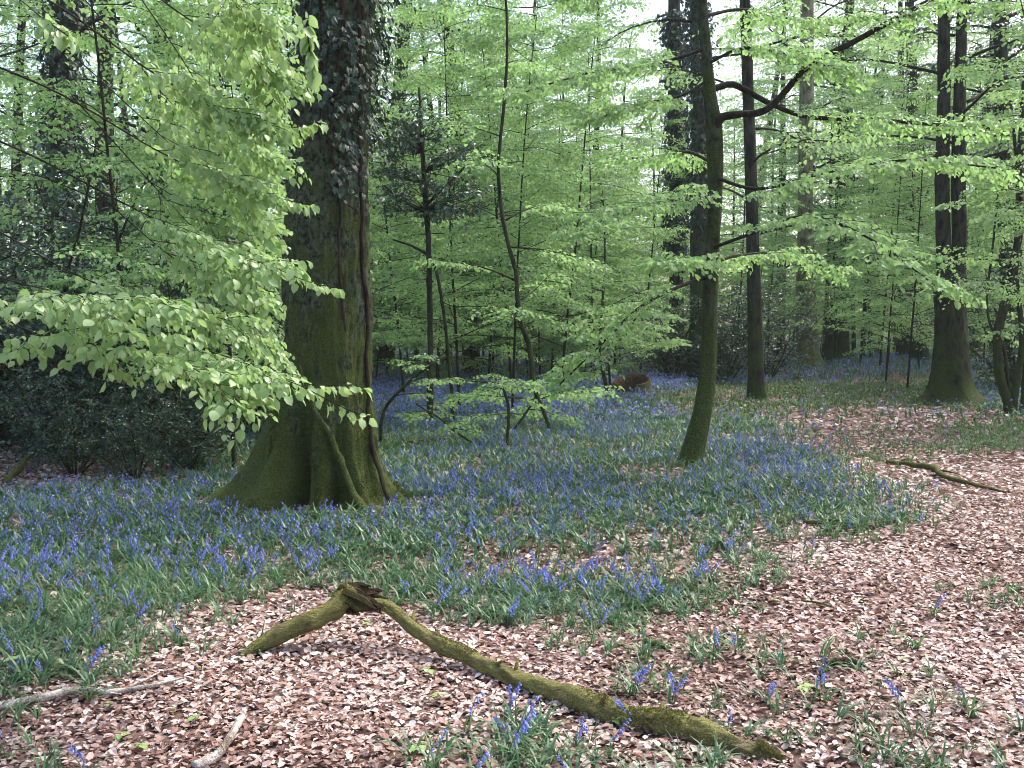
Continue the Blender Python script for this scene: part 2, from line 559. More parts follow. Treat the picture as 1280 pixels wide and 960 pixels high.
EXTRA = [([(630, 925), (700, 905), (800, 905), (830, 960), (810, 1010), (640, 1010)], .75), ([(855, 845), (900, 825), (960, 835), (960, 870), (880, 872)], .75),
         ([(975, 905), (1040, 895), (1100, 915), (1110, 975), (1000, 990)], .6), ([(1200, 930), (1300, 900), (1300, 1000), (1210, 990)], .35), ([(1190, 765), (1250, 755), (1250, 800), (1200, 805)], .30),
         ([(640, 800), (760, 800), (800, 830), (680, 840)], .25), ([(-60, 900), (60, 905), (60, 990), (-60, 1000)], .35), ([(1080, 840), (1140, 840), (1140, 880), (1090, 885)], .3),
         ([(760, 850), (860, 850), (880, 880), (780, 885)], .3), ([(740, 895), (850, 885), (880, 915), (760, 920)], .35), ([(1190, 522), (1300, 522), (1300, 548), (1185, 548)], .95),
         ([(1020, 560), (1120, 545), (1180, 560), (1100, 590)], .35)]
BLUE = [([(235, 692), (330, 650), (480, 640), (530, 690), (430, 722), (300, 724)], .9), ([(470, 606), (730, 588), (700, 684), (570, 695), (500, 655)], .85),
        ([(-400, 598), (300, 598), (290, 640), (200, 690), (0, 770), (-400, 800)], .72), ([(540, 525), (860, 515), (872, 575), (700, 592), (540, 566)], .72),
        ([(885, 542), (1000, 545), (1085, 562), (1095, 604), (960, 594), (885, 577)], .97), ([(-900, 404), (1900, 404), (1900, 452), (860, 478), (850, 510), (470, 530), (-900, 520)], .9),
        ([(640, 660), (770, 655), (770, 735), (640, 740)], .55), ([(850, 600), (1130, 600), (1130, 665), (850, 700)], .32), ([(660, 870), (900, 870), (900, 910), (660, 925)], .7)]
GRASSY = [[(870, 478), (1180, 470), (1230, 500), (1170, 505), (1010, 508), (960, 522), (880, 520)], [(810, 488), (960, 488), (960, 520), (820, 515)], [(1185, 520), (1400, 520), (1400, 550), (1180, 549)], [(1020, 555), (1180, 545), (1180, 570), (1080, 595)]]


def fields(x, y):
    px, py = topx(x, y, np.interp(y, [5.5, 8.5], [.0, .10]))
    wob = np.clip(3.2 / np.maximum(y, 2), 0, 1)
    qx = px + (vn(x * 1.1, y * 1.1, 0, 21) - .5) * 260 * wob + (vn(x * 4, y * 4, 0, 22) - .5) * 120 * wob
    qy = py + (vn(x * 1.1, y * 1.1, 0, 23) - .5) * 90 * wob ** 1.5 + (vn(x * 4, y * 4, 0, 24) - .5) * 50 * wob ** 1.5
    qx = qx + rng.normal(0, 75, x.shape) * wob
    qy = qy + rng.normal(0, 24, x.shape) * wob ** 1.6
    veg = inpoly(VEG, qx, qy).astype(float)
    for poly, w in HOLES:
        veg = np.where(inpoly(poly, qx, qy), veg * (1 - w), veg)
    for poly, w in EXTRA:
        veg = np.maximum(veg, inpoly(poly, qx, qy) * w)
    blue = np.full(x.shape, .28)
    blue = np.where(qy > 735, .12, blue)
    for poly, w in BLUE:
        blue = np.where(inpoly(poly, qx, qy), w, blue)
    gr = np.zeros(x.shape, bool)
    for poly in GRASSY:
        gr |= inpoly(poly, qx, qy)
    blue = np.where(gr, .06, blue)
    return px, py, veg, blue, gr


def scatter(y0, y1, dens, margin=.4):
    """random points of the view's footprint (with a margin to both sides) between two distances"""
    hw = lambda y: y * .60 + margin
    A = (hw(y0) + hw(y1)) * (y1 - y0)
    n = int(A * dens)
    y = rng.uniform(y0, y1, n * 2)
    x = rng.uniform(-hw(y1), hw(y1), n * 2)
    m = np.abs(x) < hw(y)
    return x[m][:n], y[m][:n]


TREES_CLEAR = []


def clear_of_trunks(x, y):
    m = np.ones(x.shape, bool)
    for (cx, cy_, r) in TREES_CLEAR:
        m &= (x - cx) ** 2 + (y - cy_) ** 2 > r * r
    return m


# ---- leaf litter: curled dead beech leaves
def litter_template(seed):
    g = np.random.default_rng(seed)
    c, f = g.uniform(-.25, .35), g.uniform(.02, .3)
    V, Fq = _leaf([0, .3, .7, 1], [.03, .29, .25, .02], f, c, g.uniform(-.06, .06))
    V[:, 2] -= V[:, 2].min()
    return V, Fq


def litter_simple(seed):
    g = np.random.default_rng(seed + 50)
    f, c, t = g.uniform(-.02, .16), g.uniform(-.16, .2), g.uniform(-.1, .1)
    V = np.array([(0, 0, 0), (.3, .31, f + t), (.72, .25, f - c * .5), (1, 0, -c), (.72, -.25, f - c * .5 + t), (.3, -.31, f - t)], float)
    V[:, 2] -= V[:, 2].min()
    return V, np.array([(0, 3, 2, 1), (0, 5, 4, 3)])


LT = [litter_template(s) for s in range(6)]
LS = [litter_simple(s) for s in range(6)]
parts, allP = [], []
for y0, y1, dens, size in ((2.6, 4.6, 3500, .032), (4.6, 6.5, 2600, .036), (6.5, 9, 1600, .042), (9, 14, 520, .056), (14, 24, 150, .085)):
    x, y = scatter(y0, y1, dens)
    px, py, veg, blue, gr = fields(x, y)
    keep = rng.random(len(x)) < np.where(veg > .5, .5, 1.0) * (1.0 if y0 < 9 else .9)
    keep &= (px > -90) & (px < 1370) & (py < 1030)
    x, y = x[keep], y[keep]
    allP.append(np.stack([x, y, gz(x, y) + rng.uniform(.0, .022, len(x)), size * rng.uniform(.5, 1.45, len(x))], -1))
allP = np.vstack(allP)
tilt = rng.normal(0, .27, (len(allP), 2))
az = rng.uniform(0, 2 * np.pi, len(allP))
L_ex = np.stack([np.cos(az), np.sin(az), rng.normal(0, .22, len(az))], -1)
L_ez = np.stack([tilt[:, 0], tilt[:, 1], np.where(rng.random(len(az)) < .85, 1.0, -1.0)], -1)
L_rnd = np.clip(vn(allP[:, 0] * .9, allP[:, 1] * .9, 0, 31) * .35 + rng.random(len(az)) * .85 - .1, 0, 1)
ppx, ppy = topx(allP[:, 0], allP[:, 1], allP[:, 2])
vis = (ppx > 5) & (ppx < 1275) & (ppy < 955)
order = np.argsort(np.where(vis, allP[:, 3] / allP[:, 1] * -1, 9))
single = np.zeros(len(allP), bool)
single[order[:300]] = True
Vs, Fs, Rs, off = [], [], [], 0
for k in range(6):
    m = (np.arange(len(allP)) % 6 == k) & ~single
    V, Fi = stamp(LS[k], allP[m, :3], L_ex[m], L_ez[m], allP[m, 3])
    Vs.append(V)
    Fs.append(Fi + off)
    Rs.append(np.repeat(L_rnd[m], len(LS[k][0])))
    off += len(V)
obj('leaf_litter', mesh('leaf_litter', np.vstack(Vs), [np.vstack(Fs)], M_LITTER, np.concatenate(Rs)), floor, kind='stuff')
lit_me = []
for k in range(6):
    for q in (.12, .3, .48, .62, .76, .9):
        lit_me.append(mesh('fallen_leaf', LT[k][0], [LT[k][1]], M_LITTER, np.full(len(LT[k][0]), q)))


def frame_matrix(p, ex, ez, s):
    ex = nrm(ex)
    ez = nrm(ez - ex * np.dot(ex, ez))
    ey = np.cross(ez, ex)
    return Matrix(((ex[0] * s, ey[0] * s, ez[0] * s, p[0]), (ex[1] * s, ey[1] * s, ez[1] * s, p[1]), (ex[2] * s, ey[2] * s, ez[2] * s, p[2]), (0, 0, 0, 1)))


for i in np.where(single)[0]:
    q = int(np.clip(L_rnd[i] * 6, 0, 5.9))
    o = obj('fallen_leaf', lit_me[(i % 6) * 6 + q], floor)
    o.matrix_local = frame_matrix(allP[i, :3], L_ex[i], L_ez[i], allP[i, 3])


# ------------------------------------------------------------------ trunks
def trunk_mesh(name, mat, C, R, lobes=(), grooves=(), nseg=24, nrow=60, amp=.02, freq=3.0, origin=(0, 0, 0), dense=1.6, top_close=True):
    """near-vertical trunk: C centre points, R radii, lobes/grooves (angle, size, height decay, sharpness) widen or cut the foot"""
    t = np.linspace(0, 1, nrow) ** dense
    CR = spline(np.hstack([np.asarray(C, float), np.asarray(R, float)[:, None]]), 600)
    zz = CR[:, 2]
    z = zz[0] + (zz[-1] - zz[0]) * t
    Cx, Cy, Rr = (np.interp(z, zz, CR[:, k]) for k in (0, 1, 3))
    th = np.linspace(0, 2 * np.pi, nseg, endpoint=False)
    h = (z - z[0])[:, None]
    r = Rr[:, None] * np.ones((1, nseg))
    for a, s, dec, p in lobes:
        aw = a + .25 * np.sin(h * 2.1 + a * 3) * np.exp(-h / 1.5)
        c = np.maximum(0, np.cos(th[None] - np.radians(a) - (aw - a) * .3))
        r = r + s * np.exp(-h / dec) * c ** p
    for a, s, dec, p in grooves:
        c = np.maximum(0, np.cos(th[None] - math.radians(a)))
        r = r - s * np.exp(-(h / dec) ** 2) * c ** p
    ct, st = np.cos(th)[None], np.sin(th)[None]
    q = freq
    sd = int(abs(C[0][0]) * 100) % 90
    r = r * (1 + amp * 2.4 * (vn(ct * q * .5 + 7, st * q * .5, z[:, None] * .8, sd) - .5)) + amp * Rr[:, None] * (vn(ct * q * 1.6, st * q * 1.6, z[:, None] * q * .5, sd + 1) - .5) * 2 \
        + amp * .8 * Rr[:, None] * (vn(ct * q * 4.5, st * q * 4.5, z[:, None] * q * 2.0, sd + 2) - .5) * 2 + amp * .5 * Rr[:, None] * (vn(ct * q * 10, st * q * 10, z[:, None] * q * 4, sd + 3) - .5) * 2
    V = np.stack([Cx[:, None] + r * ct, Cy[:, None] + r * st, z[:, None] * np.ones((1, nseg))], -1).reshape(-1, 3)
    i = np.arange(nrow - 1)[:, None] * nseg
    j = np.arange(nseg)[None]
    j2 = (j + 1) % nseg
    q4 = np.stack([i + j, i + j2, i + nseg + j2, i + nseg + j], -1).reshape(-1, 4)
    Fs = [q4]
    if top_close:
        V = np.vstack([V, [Cx[-1], Cy[-1], z[-1] + Rr[-1]]])
        jj = np.arange(nseg)
        Fs.append(np.stack([(nrow - 1) * nseg + jj, (nrow - 1) * nseg + (jj + 1) % nseg, np.full(nseg, len(V) - 1)], -1))
    return mesh(name, V - np.asarray(origin), Fs, mat, smooth=True)


def px_line(pts, Y):
    """centre points and radii from (px, py, width_px) rows at distance Y (number or one per row)"""
    Ys = np.broadcast_to(np.asarray(Y, float), (len(pts),))
    P = np.array([at(a, b, yy) for (a, b, _), yy in zip(pts, Ys)])
    return P, np.array([w * .5 * yy / F_PX for (_, _, w), yy in zip(pts, Ys)])


def ivy_leaves(C, R, z0, z1, n, size, face=None, spread=.05, origin=(0, 0, 0), fade=True, band=None):
    """leaves hugging a trunk between two heights"""
    CR = spline(np.hstack([C, R[:, None]]), 400)
    z = rng.uniform(z0, z1, n * 3)
    th = rng.uniform(0, 2 * np.pi, n * 3)
    w = vn(np.cos(th) * 2.2, np.sin(th) * 2.2, z * 1.4, 77)
    lim = .30 if band is None else .52 - .30 * np.clip((z - band[0]) / (band[1] - band[0]), 0, 1)
    m = w > lim
    z, th = z[m][:n], th[m][:n]
    n = len(z)
    cx, cy_, r = (np.interp(z, CR[:, 2], CR[:, k]) for k in (0, 1, 3))
    o = np.stack([np.cos(th), np.sin(th), np.zeros(n)], -1)
    rr = r * 1.01 + np.abs(rng.normal(0, spread, n)) + .012
    P = np.stack([cx, cy_, z], -1) + o * rr[:, None]
    ex = np.stack([np.zeros(n), np.zeros(n), -np.ones(n)], -1) * .9 + o * .35 + rng.normal(0, .45, (n, 3))
    ez = o + np.array([0, 0, .35]) + rng.normal(0, .35, (n, 3))
    V, Fi = stamp(LEAF_IVY, P, ex, ez, size * rng.uniform(.55, 1.3, n))
    return mesh('foliage', V - np.asarray(origin), [Fi], M_IVY, np.repeat(rng.random(n), len(LEAF_IVY[0])))


def foot_radius(th, z, C, R, lobes, grooves):
    CR = spline(np.hstack([C, R[:, None]]), 400)
    h = z - C[0][2]
    r = np.interp(z, CR[:, 2], CR[:, 3])
    for a, s, dec, p in lobes:
        r = r + s * np.exp(-h / dec) * np.maximum(0, np.cos(th - math.radians(a))) ** p
    for a, s, dec, p in grooves:
        r = r - s * np.exp(-(h / dec) ** 2) * np.maximum(0, np.cos(th - math.radians(a))) ** p
    return r, np.interp(z, CR[:, 2], CR[:, 0])


def climb(C, R, pts, sub=30, out=.01, lobes=(), grooves=()):
    """path on a trunk's surface through (height, angle in degrees) rows"""
    CR = spline(np.hstack([C, R[:, None]]), 400)
    Q = spline(np.asarray(pts, float), sub)
    z, th = Q[:, 0], np.radians(Q[:, 1])
    cx, cy_, r = (np.interp(z, CR[:, 2], CR[:, k]) for k in (0, 1, 3))
    r = foot_radius(th, z, C, R, lobes, grooves)[0]
    ex = Q[:, 2] if Q.shape[1] > 2 else 0
    return np.stack([cx + (r + out + ex) * np.cos(th), cy_ + (r + out + ex) * np.sin(th), z], -1)


# ---- the great mossy beech beside the path
b0 = gpos(404, 625)
Y1 = 8.75
C1, R1 = px_line([(405, 642, 112), (405, 600, 114), (405, 550, 115), (406, 480, 110), (407, 400, 106), (409, 250, 97), (418, 100, 91), (425, -20, 88), (432, -200, 80), (440, -420, 66), (446, -620, 40)], Y1)
base1 = np.array([C1[0][0], Y1, 0.0])
big = thing('beech_tree', 'massive mossy tree trunk with flared roots and ivy, standing among bluebells', 'tree', base1)
LOB1 = [(178, .88, .36, 14), (-152, .34, .30, 26), (-131, .66, .34, 24), (-82, .36, .50, 26), (-47, .55, .36, 30), (-17, .84, .27, 20), (35, .5, .3, 8), (95, .5, .3, 8), (135, .5, .3, 9)]
GRV1 = [(-106, .24, .75, 34), (-63, .20, .55, 60), (-33, .12, .35, 60), (-165, .1, .4, 40), (-141, .08, .4, 90)]
obj('trunk', trunk_mesh('trunk', B_OAK, C1, R1, LOB1, GRV1, 180, 250, .075, 3.2, base1, 1.5), big)
TREES_CLEAR.extend([(base1[0], Y1, .66), (base1[0] - .45, Y1 - .42, .34), (base1[0] + .05, Y1 - .55, .24), (base1[0] + .42, Y1 - .42, .30), (base1[0] + .8, Y1 - .25, .22), (base1[0] - .9, Y1, .25)])
Tl = Tubes()
for hz, a, L in ((7.2, 160, 3.2), (7.8, 20, 3.6), (8.4, -80, 3.0), (9.2, 100, 3.4)):
    k = np.argmin(abs(C1[:, 2] - hz))
    P = limb_path([np.interp(hz, C1[:, 2], C1[:, 0]), Y1, hz], math.radians(a), .7, L, 9, -.4)
    Tl.add(P, np.linspace(.16, .04, 9), 8)
obj('limb', Tl.mesh('limb', B_BEECH, base1), big)
# moss tufts on the roots
nm = 9000
thm = rng.uniform(math.radians(-175), math.radians(10), nm)
zm = np.abs(rng.normal(0, .42, nm)) + .02


rm, cxm = foot_radius(thm, zm, C1, R1, LOB1, GRV1)
om = np.stack([np.cos(thm), np.sin(thm), np.zeros(nm)], -1)
Pm = np.stack([cxm, np.full(nm, Y1), zm], -1) + om * rm[:, None]
mk = vn(Pm[:, 0] * 3, Pm[:, 1] * 3, Pm[:, 2] * 3, 5) > .40
mk &= rng.random(nm) < .9
Pm, om = Pm[mk], om[mk]
V, Fi = stamp(LEAF_FAR, Pm, om + rng.normal(0, .5, Pm.shape) + [0, 0, .5], rng.normal(0, 1, Pm.shape), rng.uniform(.010, .026, len(Pm)))
M_ROOTMOSS = leaf_mat('root_moss', [(0, (.045, .055, .014)), (.6, (.085, .10, .024)), (1, (.14, .155, .04))], (.12, .15, .03), .2, .8, .1)
obj('moss', mesh('moss', V - base1, [Fi], M_ROOTMOSS, np.repeat(rng.random(len(Pm)), 4)), big, kind='stuff')

ivy = thing('ivy', 'dark glossy ivy climbing the massive mossy trunk on woody stems', 'ivy', base1)
for pts, r0, r1 in (([(4.9, -60, .01), (3.6, -40, .01), (2.6, -28, .01), (1.6, -20, .015), (.9, -22, .02), (.35, -27, .02), (.02, -34, .02)], .014, .024),
                    ([(4.9, -85, .01), (4.0, -72, .012), (3.2, -80, .012), (2.7, -66, .012), (2.2, -62, .01), (1.75, -60, .005), (1.2, -52, .0)], .018, .010),
                    ([(4.9, -110, .01), (4.2, -104, .01), (3.6, -98, .01), (3.0, -92, .01)], .016, .008),
                    ([(1.25, -112, .0), (1.0, -97, .01), (.75, -80, .015), (.5, -66, .02), (.25, -58, .01), (.0, -52, .0)], .014, .036),
                    ([(3.75, -50, .02), (3.6, -75, .03), (3.55, -100, .02)], .008, .006),
                    ([(2.75, -80, .02), (2.6, -60, .03), (2.55, -40, .02)], .008, .006)):
    T = Tubes()
    P = climb(C1, R1, pts, 60, .01, LOB1)
    P += (np.stack([vn(P[:, 2] * 6, 0, k, 8) for k in range(3)], -1) - .5) * .03
    T.add(P, np.linspace(r0, r1, 60), 8, True, .3)
    obj('stem', T.mesh('stem', B_OAK if r1 > .03 else B_STEM, base1), ivy)
obj('foliage', ivy_leaves(C1, R1, 2.6, 5.6, 3300, .058, spread=.12, origin=base1, band=(2.7, 4.3)), ivy, kind='stuff')


# ------------------------------------------------------------------ slender curved beech beside the path with level sprays
Y2 = 11.2
C2, R2 = px_line([(858, 590, 44), (864, 570, 35), (877, 520, 28), (884, 470, 24), (886, 400, 22), (889, 330, 21), (894, 240, 19), (893, 165, 22), (887, 110, 16), (882, 50, 15), (878, -10, 14), (880, -120, 11), (890, -260, 6)], [11.0, 11.05, 11.1, 11.2, 11.2, 11.2, 11.2, 11.2, 11.2, 11.2, 11.2, 11.2, 11.2])
R2 = R2 * .88
C2[0][2] = min(C2[0][2], -.05)
base2 = np.array([C2[0][0], C2[0][1], 0.0])
t2 = thing('slender_beech_tree', 'slender curved beech with forked limbs and level sprays, rising from bluebells', 'tree', base2)
obj('trunk', trunk_mesh('trunk', B_BEECH, C2, R2, [(-160, .06, .15, 4), (0, .05, .15, 4), (-70, .04, .2, 5)], (), 32, 160, .08, 2.5, base2, 1.0), t2)
TREES_CLEAR.append((base2[0], base2[1], .2))
F2 = Foliage()
LIMBS2 = [
    ([(893, 166, 12), (902, 147, 11), (925, 143, 9), (948, 141, 9), (966, 131, 8.5), (985, 110, 8), (1012, 82, 7.5), (1080, 45, 7), (1170, -3, 6), (1290, -60, 4)], [11.2, 11.1, 11.0, 10.95, 10.9, 10.85, 10.7, 10.4, 10.1, 9.6], 6, .75, .8),
    ([(889, 112, 9), (918, 106, 8), (960, 128, 7), (1010, 146, 6), (1100, 150, 5), (1200, 157, 4), (1310, 150, 3)], [11.2, 11.3, 11.3, 11.2, 10.9, 10.4, 9.8], 12, .8, .45),
    ([(893, 222, 5), (950, 236, 4), (1040, 214, 3.5), (1140, 200, 3), (1245, 210, 2)], [11.2, 10.6, 10.0, 9.4, 8.8], 12, .75, .2),
    ([(890, 310, 5), (940, 292, 4), (1010, 270, 3.5), (1090, 300, 3), (1180, 365, 2)], [11.2, 10.4, 9.7, 9.0, 8.5], 12, .75, .25),
    ([(887, 345, 6), (850, 358, 4.5), (800, 384, 4), (757, 425, 3), (700, 480, 2)], [11.2, 10.8, 10.5, 10.3, 10.2], 11, .75, .2),
    ([(892, 262, 5), (850, 250, 3.5), (790, 262, 3), (720, 290, 2)], [11.2, 10.6, 10.0, 9.6], 12, .75, .15),
    ([(884, 60, 5), (820, 80, 4), (740, 90, 3), (640, 120, 2)], [11.2, 11.0, 10.6, 10.2], 12, .8, .15),
    ([(880, 20, 5), (930, 12, 4), (1000, 24, 3), (1100, 20, 2)], [11.2, 11.6, 12.0, 12.2], 11, .7, .2),
    ([(893, 205, 5), (860, 190, 4), (820, 195, 3), (770, 200, 2)], [11.2, 11.9, 12.6, 13.2], 9, .7, .2),
    ([(889, 330, 5), (920, 320, 4), (980, 318, 3), (1050, 340, 2)], [11.2, 11.7, 12.2, 12.6], 9, .7, .2),
    ([(886, 350, 5), (870, 330, 4), (850, 325, 3), (830, 330, 2)], [11.2, 10.4, 9.8, 9.3], 9, .5, .3),
    ([(878, -10, 6), (840, -40, 5), (780, -20, 3), (720, -10, 2)], [11.2, 10.9, 10.5, 10.2], 11, .7, .2),
    ([(884, 80, 4), (930, 60, 3.5), (990, 70, 3), (1060, 90, 2)], [11.2, 10.8, 10.5, 10.3], 11, .7, .2),
    ([(886, 100, 4), (850, 120, 3), (800, 130, 2.5), (740, 150, 2)], [11.2, 11.0, 10.8, 10.6], 9, .6, .3)]
for pts, Ys, nb, bl, st in LIMBS2:
    P, R = px_line(pts, Ys)
    Q = spline(np.hstack([P, R[:, None]]), 26)
    T = Tubes()
    T.add(Q[:, :3], np.maximum(Q[:, 3], .004), 8, True, .12)
    Pl = Q[::3, :3]
    clothe(T, F2, Pl, Q[8, 3] * .5, int(nb * 1.4), bl, 8, .30, .14, st, 4, .0024)
    obj('branch', T.mesh('branch', B_TWIG, base2), t2)
obj('foliage', F2.mesh('foliage', M_BEECH, LEAF_MID, base2, .030, .056, droop=.55, jit=.5), t2, kind='stuff')


# ------------------------------------------------------------------ other traced trunks
def stand(name, label, pts, Y, mat, lobes, nseg=28, nrow=80, cat='tree', group=None, amp=.05, limbs=0, zlo=4, ztop=None, leafsize=.10, ll=(2.2, 3.5), tm=LEAF_FAR, lm=None, extra=None):
    C, R = px_line(pts, Y)
    if ztop:
        C = np.vstack([C, C[-1] + (C[-1] - C[-2]) / max(C[-1][2] - C[-2][2], .1) * (ztop - C[-1][2]) * [.3, .3, 1]])
        C[-1][2] = ztop
        R = np.append(R, R[-1] * .45)
    C[0][2] = -.08
    base = np.array([C[0][0], C[0][1], 0.0])
    t = thing(name, label, cat, base, group)
    obj('trunk', trunk_mesh('trunk', mat, C, R, lobes, (), nseg, nrow, amp, 2.6, base, 1.3), t)
    TREES_CLEAR.append((base[0], base[1], R[0] * 1.3))
    if limbs:
        T, Fo = Tubes(), Foliage()
        for i in range(limbs):
            z = zlo + (C[-1][2] - zlo) * (i + .5) / limbs
            c = [np.interp(z, C[:, 2], C[:, k]) for k in (0, 1)]
            r = np.interp(z, C[:, 2], R)
            L = rng.uniform(*ll)
            P = limb_path([c[0], c[1], z], i * 2.4 + rng.normal(0, .4), rng.uniform(.1, .6), L, 8, -.5)
            T.add(P, np.linspace(min(r * .26, .045), .010, 8), 5)
            clothe(T, Fo, P, .04, 6, 1.5, 6, .5, .12, .3, 3, .004)
        obj('branch', T.mesh('branch', B_TWIG, base), t, kind='stuff')
        obj('foliage', Fo.mesh('foliage', lm or M_FAR, tm, base, .07, leafsize, droop=.4, jit=.5), t, kind='stuff')
    return t, C, R, base


stand('beech_tree', 'dark upright trunk rising just beyond the slender curved beech', [(947, 497, 27), (945, 480, 21), (944, 420, 18), (942, 330, 16), (938, 200, 14), (934, 80, 14), (930, -60, 12)], 20.5, B_DARK,
      [(-150, .06, .2, 4), (-30, .06, .2, 4)], limbs=14, zlo=3.0, ztop=13)
stand('beech_tree', 'golden green barked trunk with spreading foot in the far bluebells', [(1010, 460, 34), (1009, 440, 27), (1008, 400, 25), (1007, 330, 21), (1007, 230, 18), (1008, 120, 17), (1009, 0, 15), (1010, -80, 12)], 34.0,
      bark_mat('golden_bark', (.08, .072, .045), (.27, .24, .14), (.17, .18, .05), .35, 3.0, .6, .5, .5), [(-30, .5, .3, 5), (-150, .3, .3, 4), (-90, .2, .3, 4)], limbs=12, zlo=6, ztop=18, ll=(2.5, 4), leafsize=.14)
t3, C3, R3, bs3 = stand('beech_tree', 'broad rooted trunk half hidden behind the slender curved beech', [(876, 474, 52), (876, 455, 40), (876, 420, 30), (875, 330, 25), (875, 200, 21), (873, 60, 19), (872, -60, 16)], 27.0, B_BEECH,
                        [(-160, .45, .3, 4), (-20, .4, .3, 4), (-100, .2, .3, 5)], limbs=8, zlo=8, ztop=16, ll=(2.5, 4), leafsize=.12)
iv = thing('ivy', 'ivy clinging to the broad rooted trunk behind the slender curved beech', 'ivy', bs3)
obj('foliage', ivy_leaves(C3, R3, 4.0, 11, 3000, .11, spread=.12, origin=bs3), iv, kind='stuff')
t3b, C3b, R3b, bs3b = stand('beech_tree', 'straight trunk thickly wrapped in ivy beside the bright sky gap', [(846, 462, 26), (846, 440, 20), (845, 330, 17), (845, 200, 16), (843, 60, 15), (842, -60, 13)], 31.0, B_DARK,
                            [(-160, .2, .3, 4), (-20, .2, .3, 4)], limbs=6, zlo=9, ztop=17, ll=(2, 3.5), leafsize=.12)
iv = thing('ivy', 'thick sleeve of dark ivy around the straight trunk by the sky gap', 'ivy', bs3b)
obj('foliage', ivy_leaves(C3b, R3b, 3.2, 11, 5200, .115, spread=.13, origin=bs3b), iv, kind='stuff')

# twin-stemmed tree by the path
Y6 = 19.6
C6, R6 = px_line([(1190, 506, 62), (1190, 490, 52), (1189, 450, 44), (1188, 410, 38), (1188, 375, 37), (1188, 345, 36)], Y6)
base6 = np.array([C6[0][0], Y6, 0.0])
t6 = thing('forked_tree', 'dark forked tree with mossy spreading roots beside the leafy path', 'tree', base6)
obj('trunk', trunk_mesh('trunk', B_DARK, C6, R6, [(178, .35, .13, 7), (-120, .16, .22, 6), (-88, .30, .25, 9), (-62, .30, .16, 9), (-25, .55, .13, 9), (60, .3, .2, 4), (130, .3, .2, 4)], (), 72, 90, .05, 2.6, base6, 1.6), t6)
TREES_CLEAR.append((base6[0], Y6, .45))
for pts in ([(1187, 375, 22), (1182, 350, 20), (1179, 300, 18), (1178, 220, 17), (1180, 100, 15), (1178, -40, 12), (1170, -200, 8)], [(1191, 380, 24), (1196, 350, 20), (1199, 300, 18), (1198, 220, 17), (1200, 100, 14), (1206, -40, 11), (1220, -200, 7)]):
    P, R = px_line(pts, Y6)
    Q = spline(np.hstack([P, R[:, None]]), 40)
    T = Tubes()
    T.add(Q[:, :3], Q[:, 3], 14, True, .08)
    obj('stem', T.mesh('stem', B_DARK, base6), t6)
T, Fo = Tubes(), Foliage()
for i in range(14):
    z = 4.6 + i * .42
    P = limb_path([base6[0] + (.15 if i % 2 else -.15), Y6, z], i * 2.4, .3, rng.uniform(1.8, 3), 8, -.4)
    T.add(P, np.linspace(.035, .010, 8), 5)
    clothe(T, Fo, P, .03, 6, 1.2, 6, .4, .12, .3, 3, .004)
obj('branch', T.mesh('branch', B_TWIG, base6), t6, kind='stuff')
obj('foliage', Fo.mesh('foliage', M_FAR, LEAF_FAR, base6, .06, .085, droop=.4, jit=.5), t6, kind='stuff')


def stems(name, label, lines, Y, mat, nb=4, bl=.7, ntw=5, twl=.3, st=.4, leaf=M_BEECH, tm=LEAF_MID, size=.06, cat='sapling', step=.05, side=None, extra=(), sides=8, droop=.4, jit=.45):
    """shrub or sapling of traced stems; each stem a part, leaves on it and on its side limbs"""
    P0, _ = px_line(lines[0], Y)
    base = np.array([P0[0][0], P0[0][1], 0.0])
    t = thing(name, label, cat, base)
    Fo = Foliage()
    for ln in lines:
        P, R = px_line(ln, Y)
        Q = spline(np.hstack([P, R[:, None]]), 36)
        Q[:, 1] += (vn(np.linspace(0, 5, 36), P[0][0] * 9, 0, 14) - .5) * .25 * np.linspace(0, 1, 36)
        if Q[0, 2] < .6:
            Q[0, 2] = -.06
        T = Tubes()
        T.add(Q[:, :3], np.maximum(Q[:, 3], .003), sides, True, .15)
        if nb:
            n = int(nb)
            for i in range(n):
                f = st + (1 - st) * (i + .5) / n
                k = int(f * 35)
                Pl = limb_path(Q[k, :3], rng.uniform(0, 6.283), rng.uniform(-.1, .5), bl * rng.uniform(.6, 1.3), 7, -.35)
                T.add(Pl, np.linspace(max(Q[k, 3] * .5, .004), .003, 7), 4)
                clothe(T, Fo, Pl, .008, 4, bl * .55, ntw, twl, .1, .2, 3, .0025)
        obj('stem', T.mesh('stem', mat, base), t)
    if Fo.p:
        obj('foliage', Fo.mesh('foliage', leaf, tm, base, step, size, droop=droop, jit=jit), t, kind='stuff')
    return t


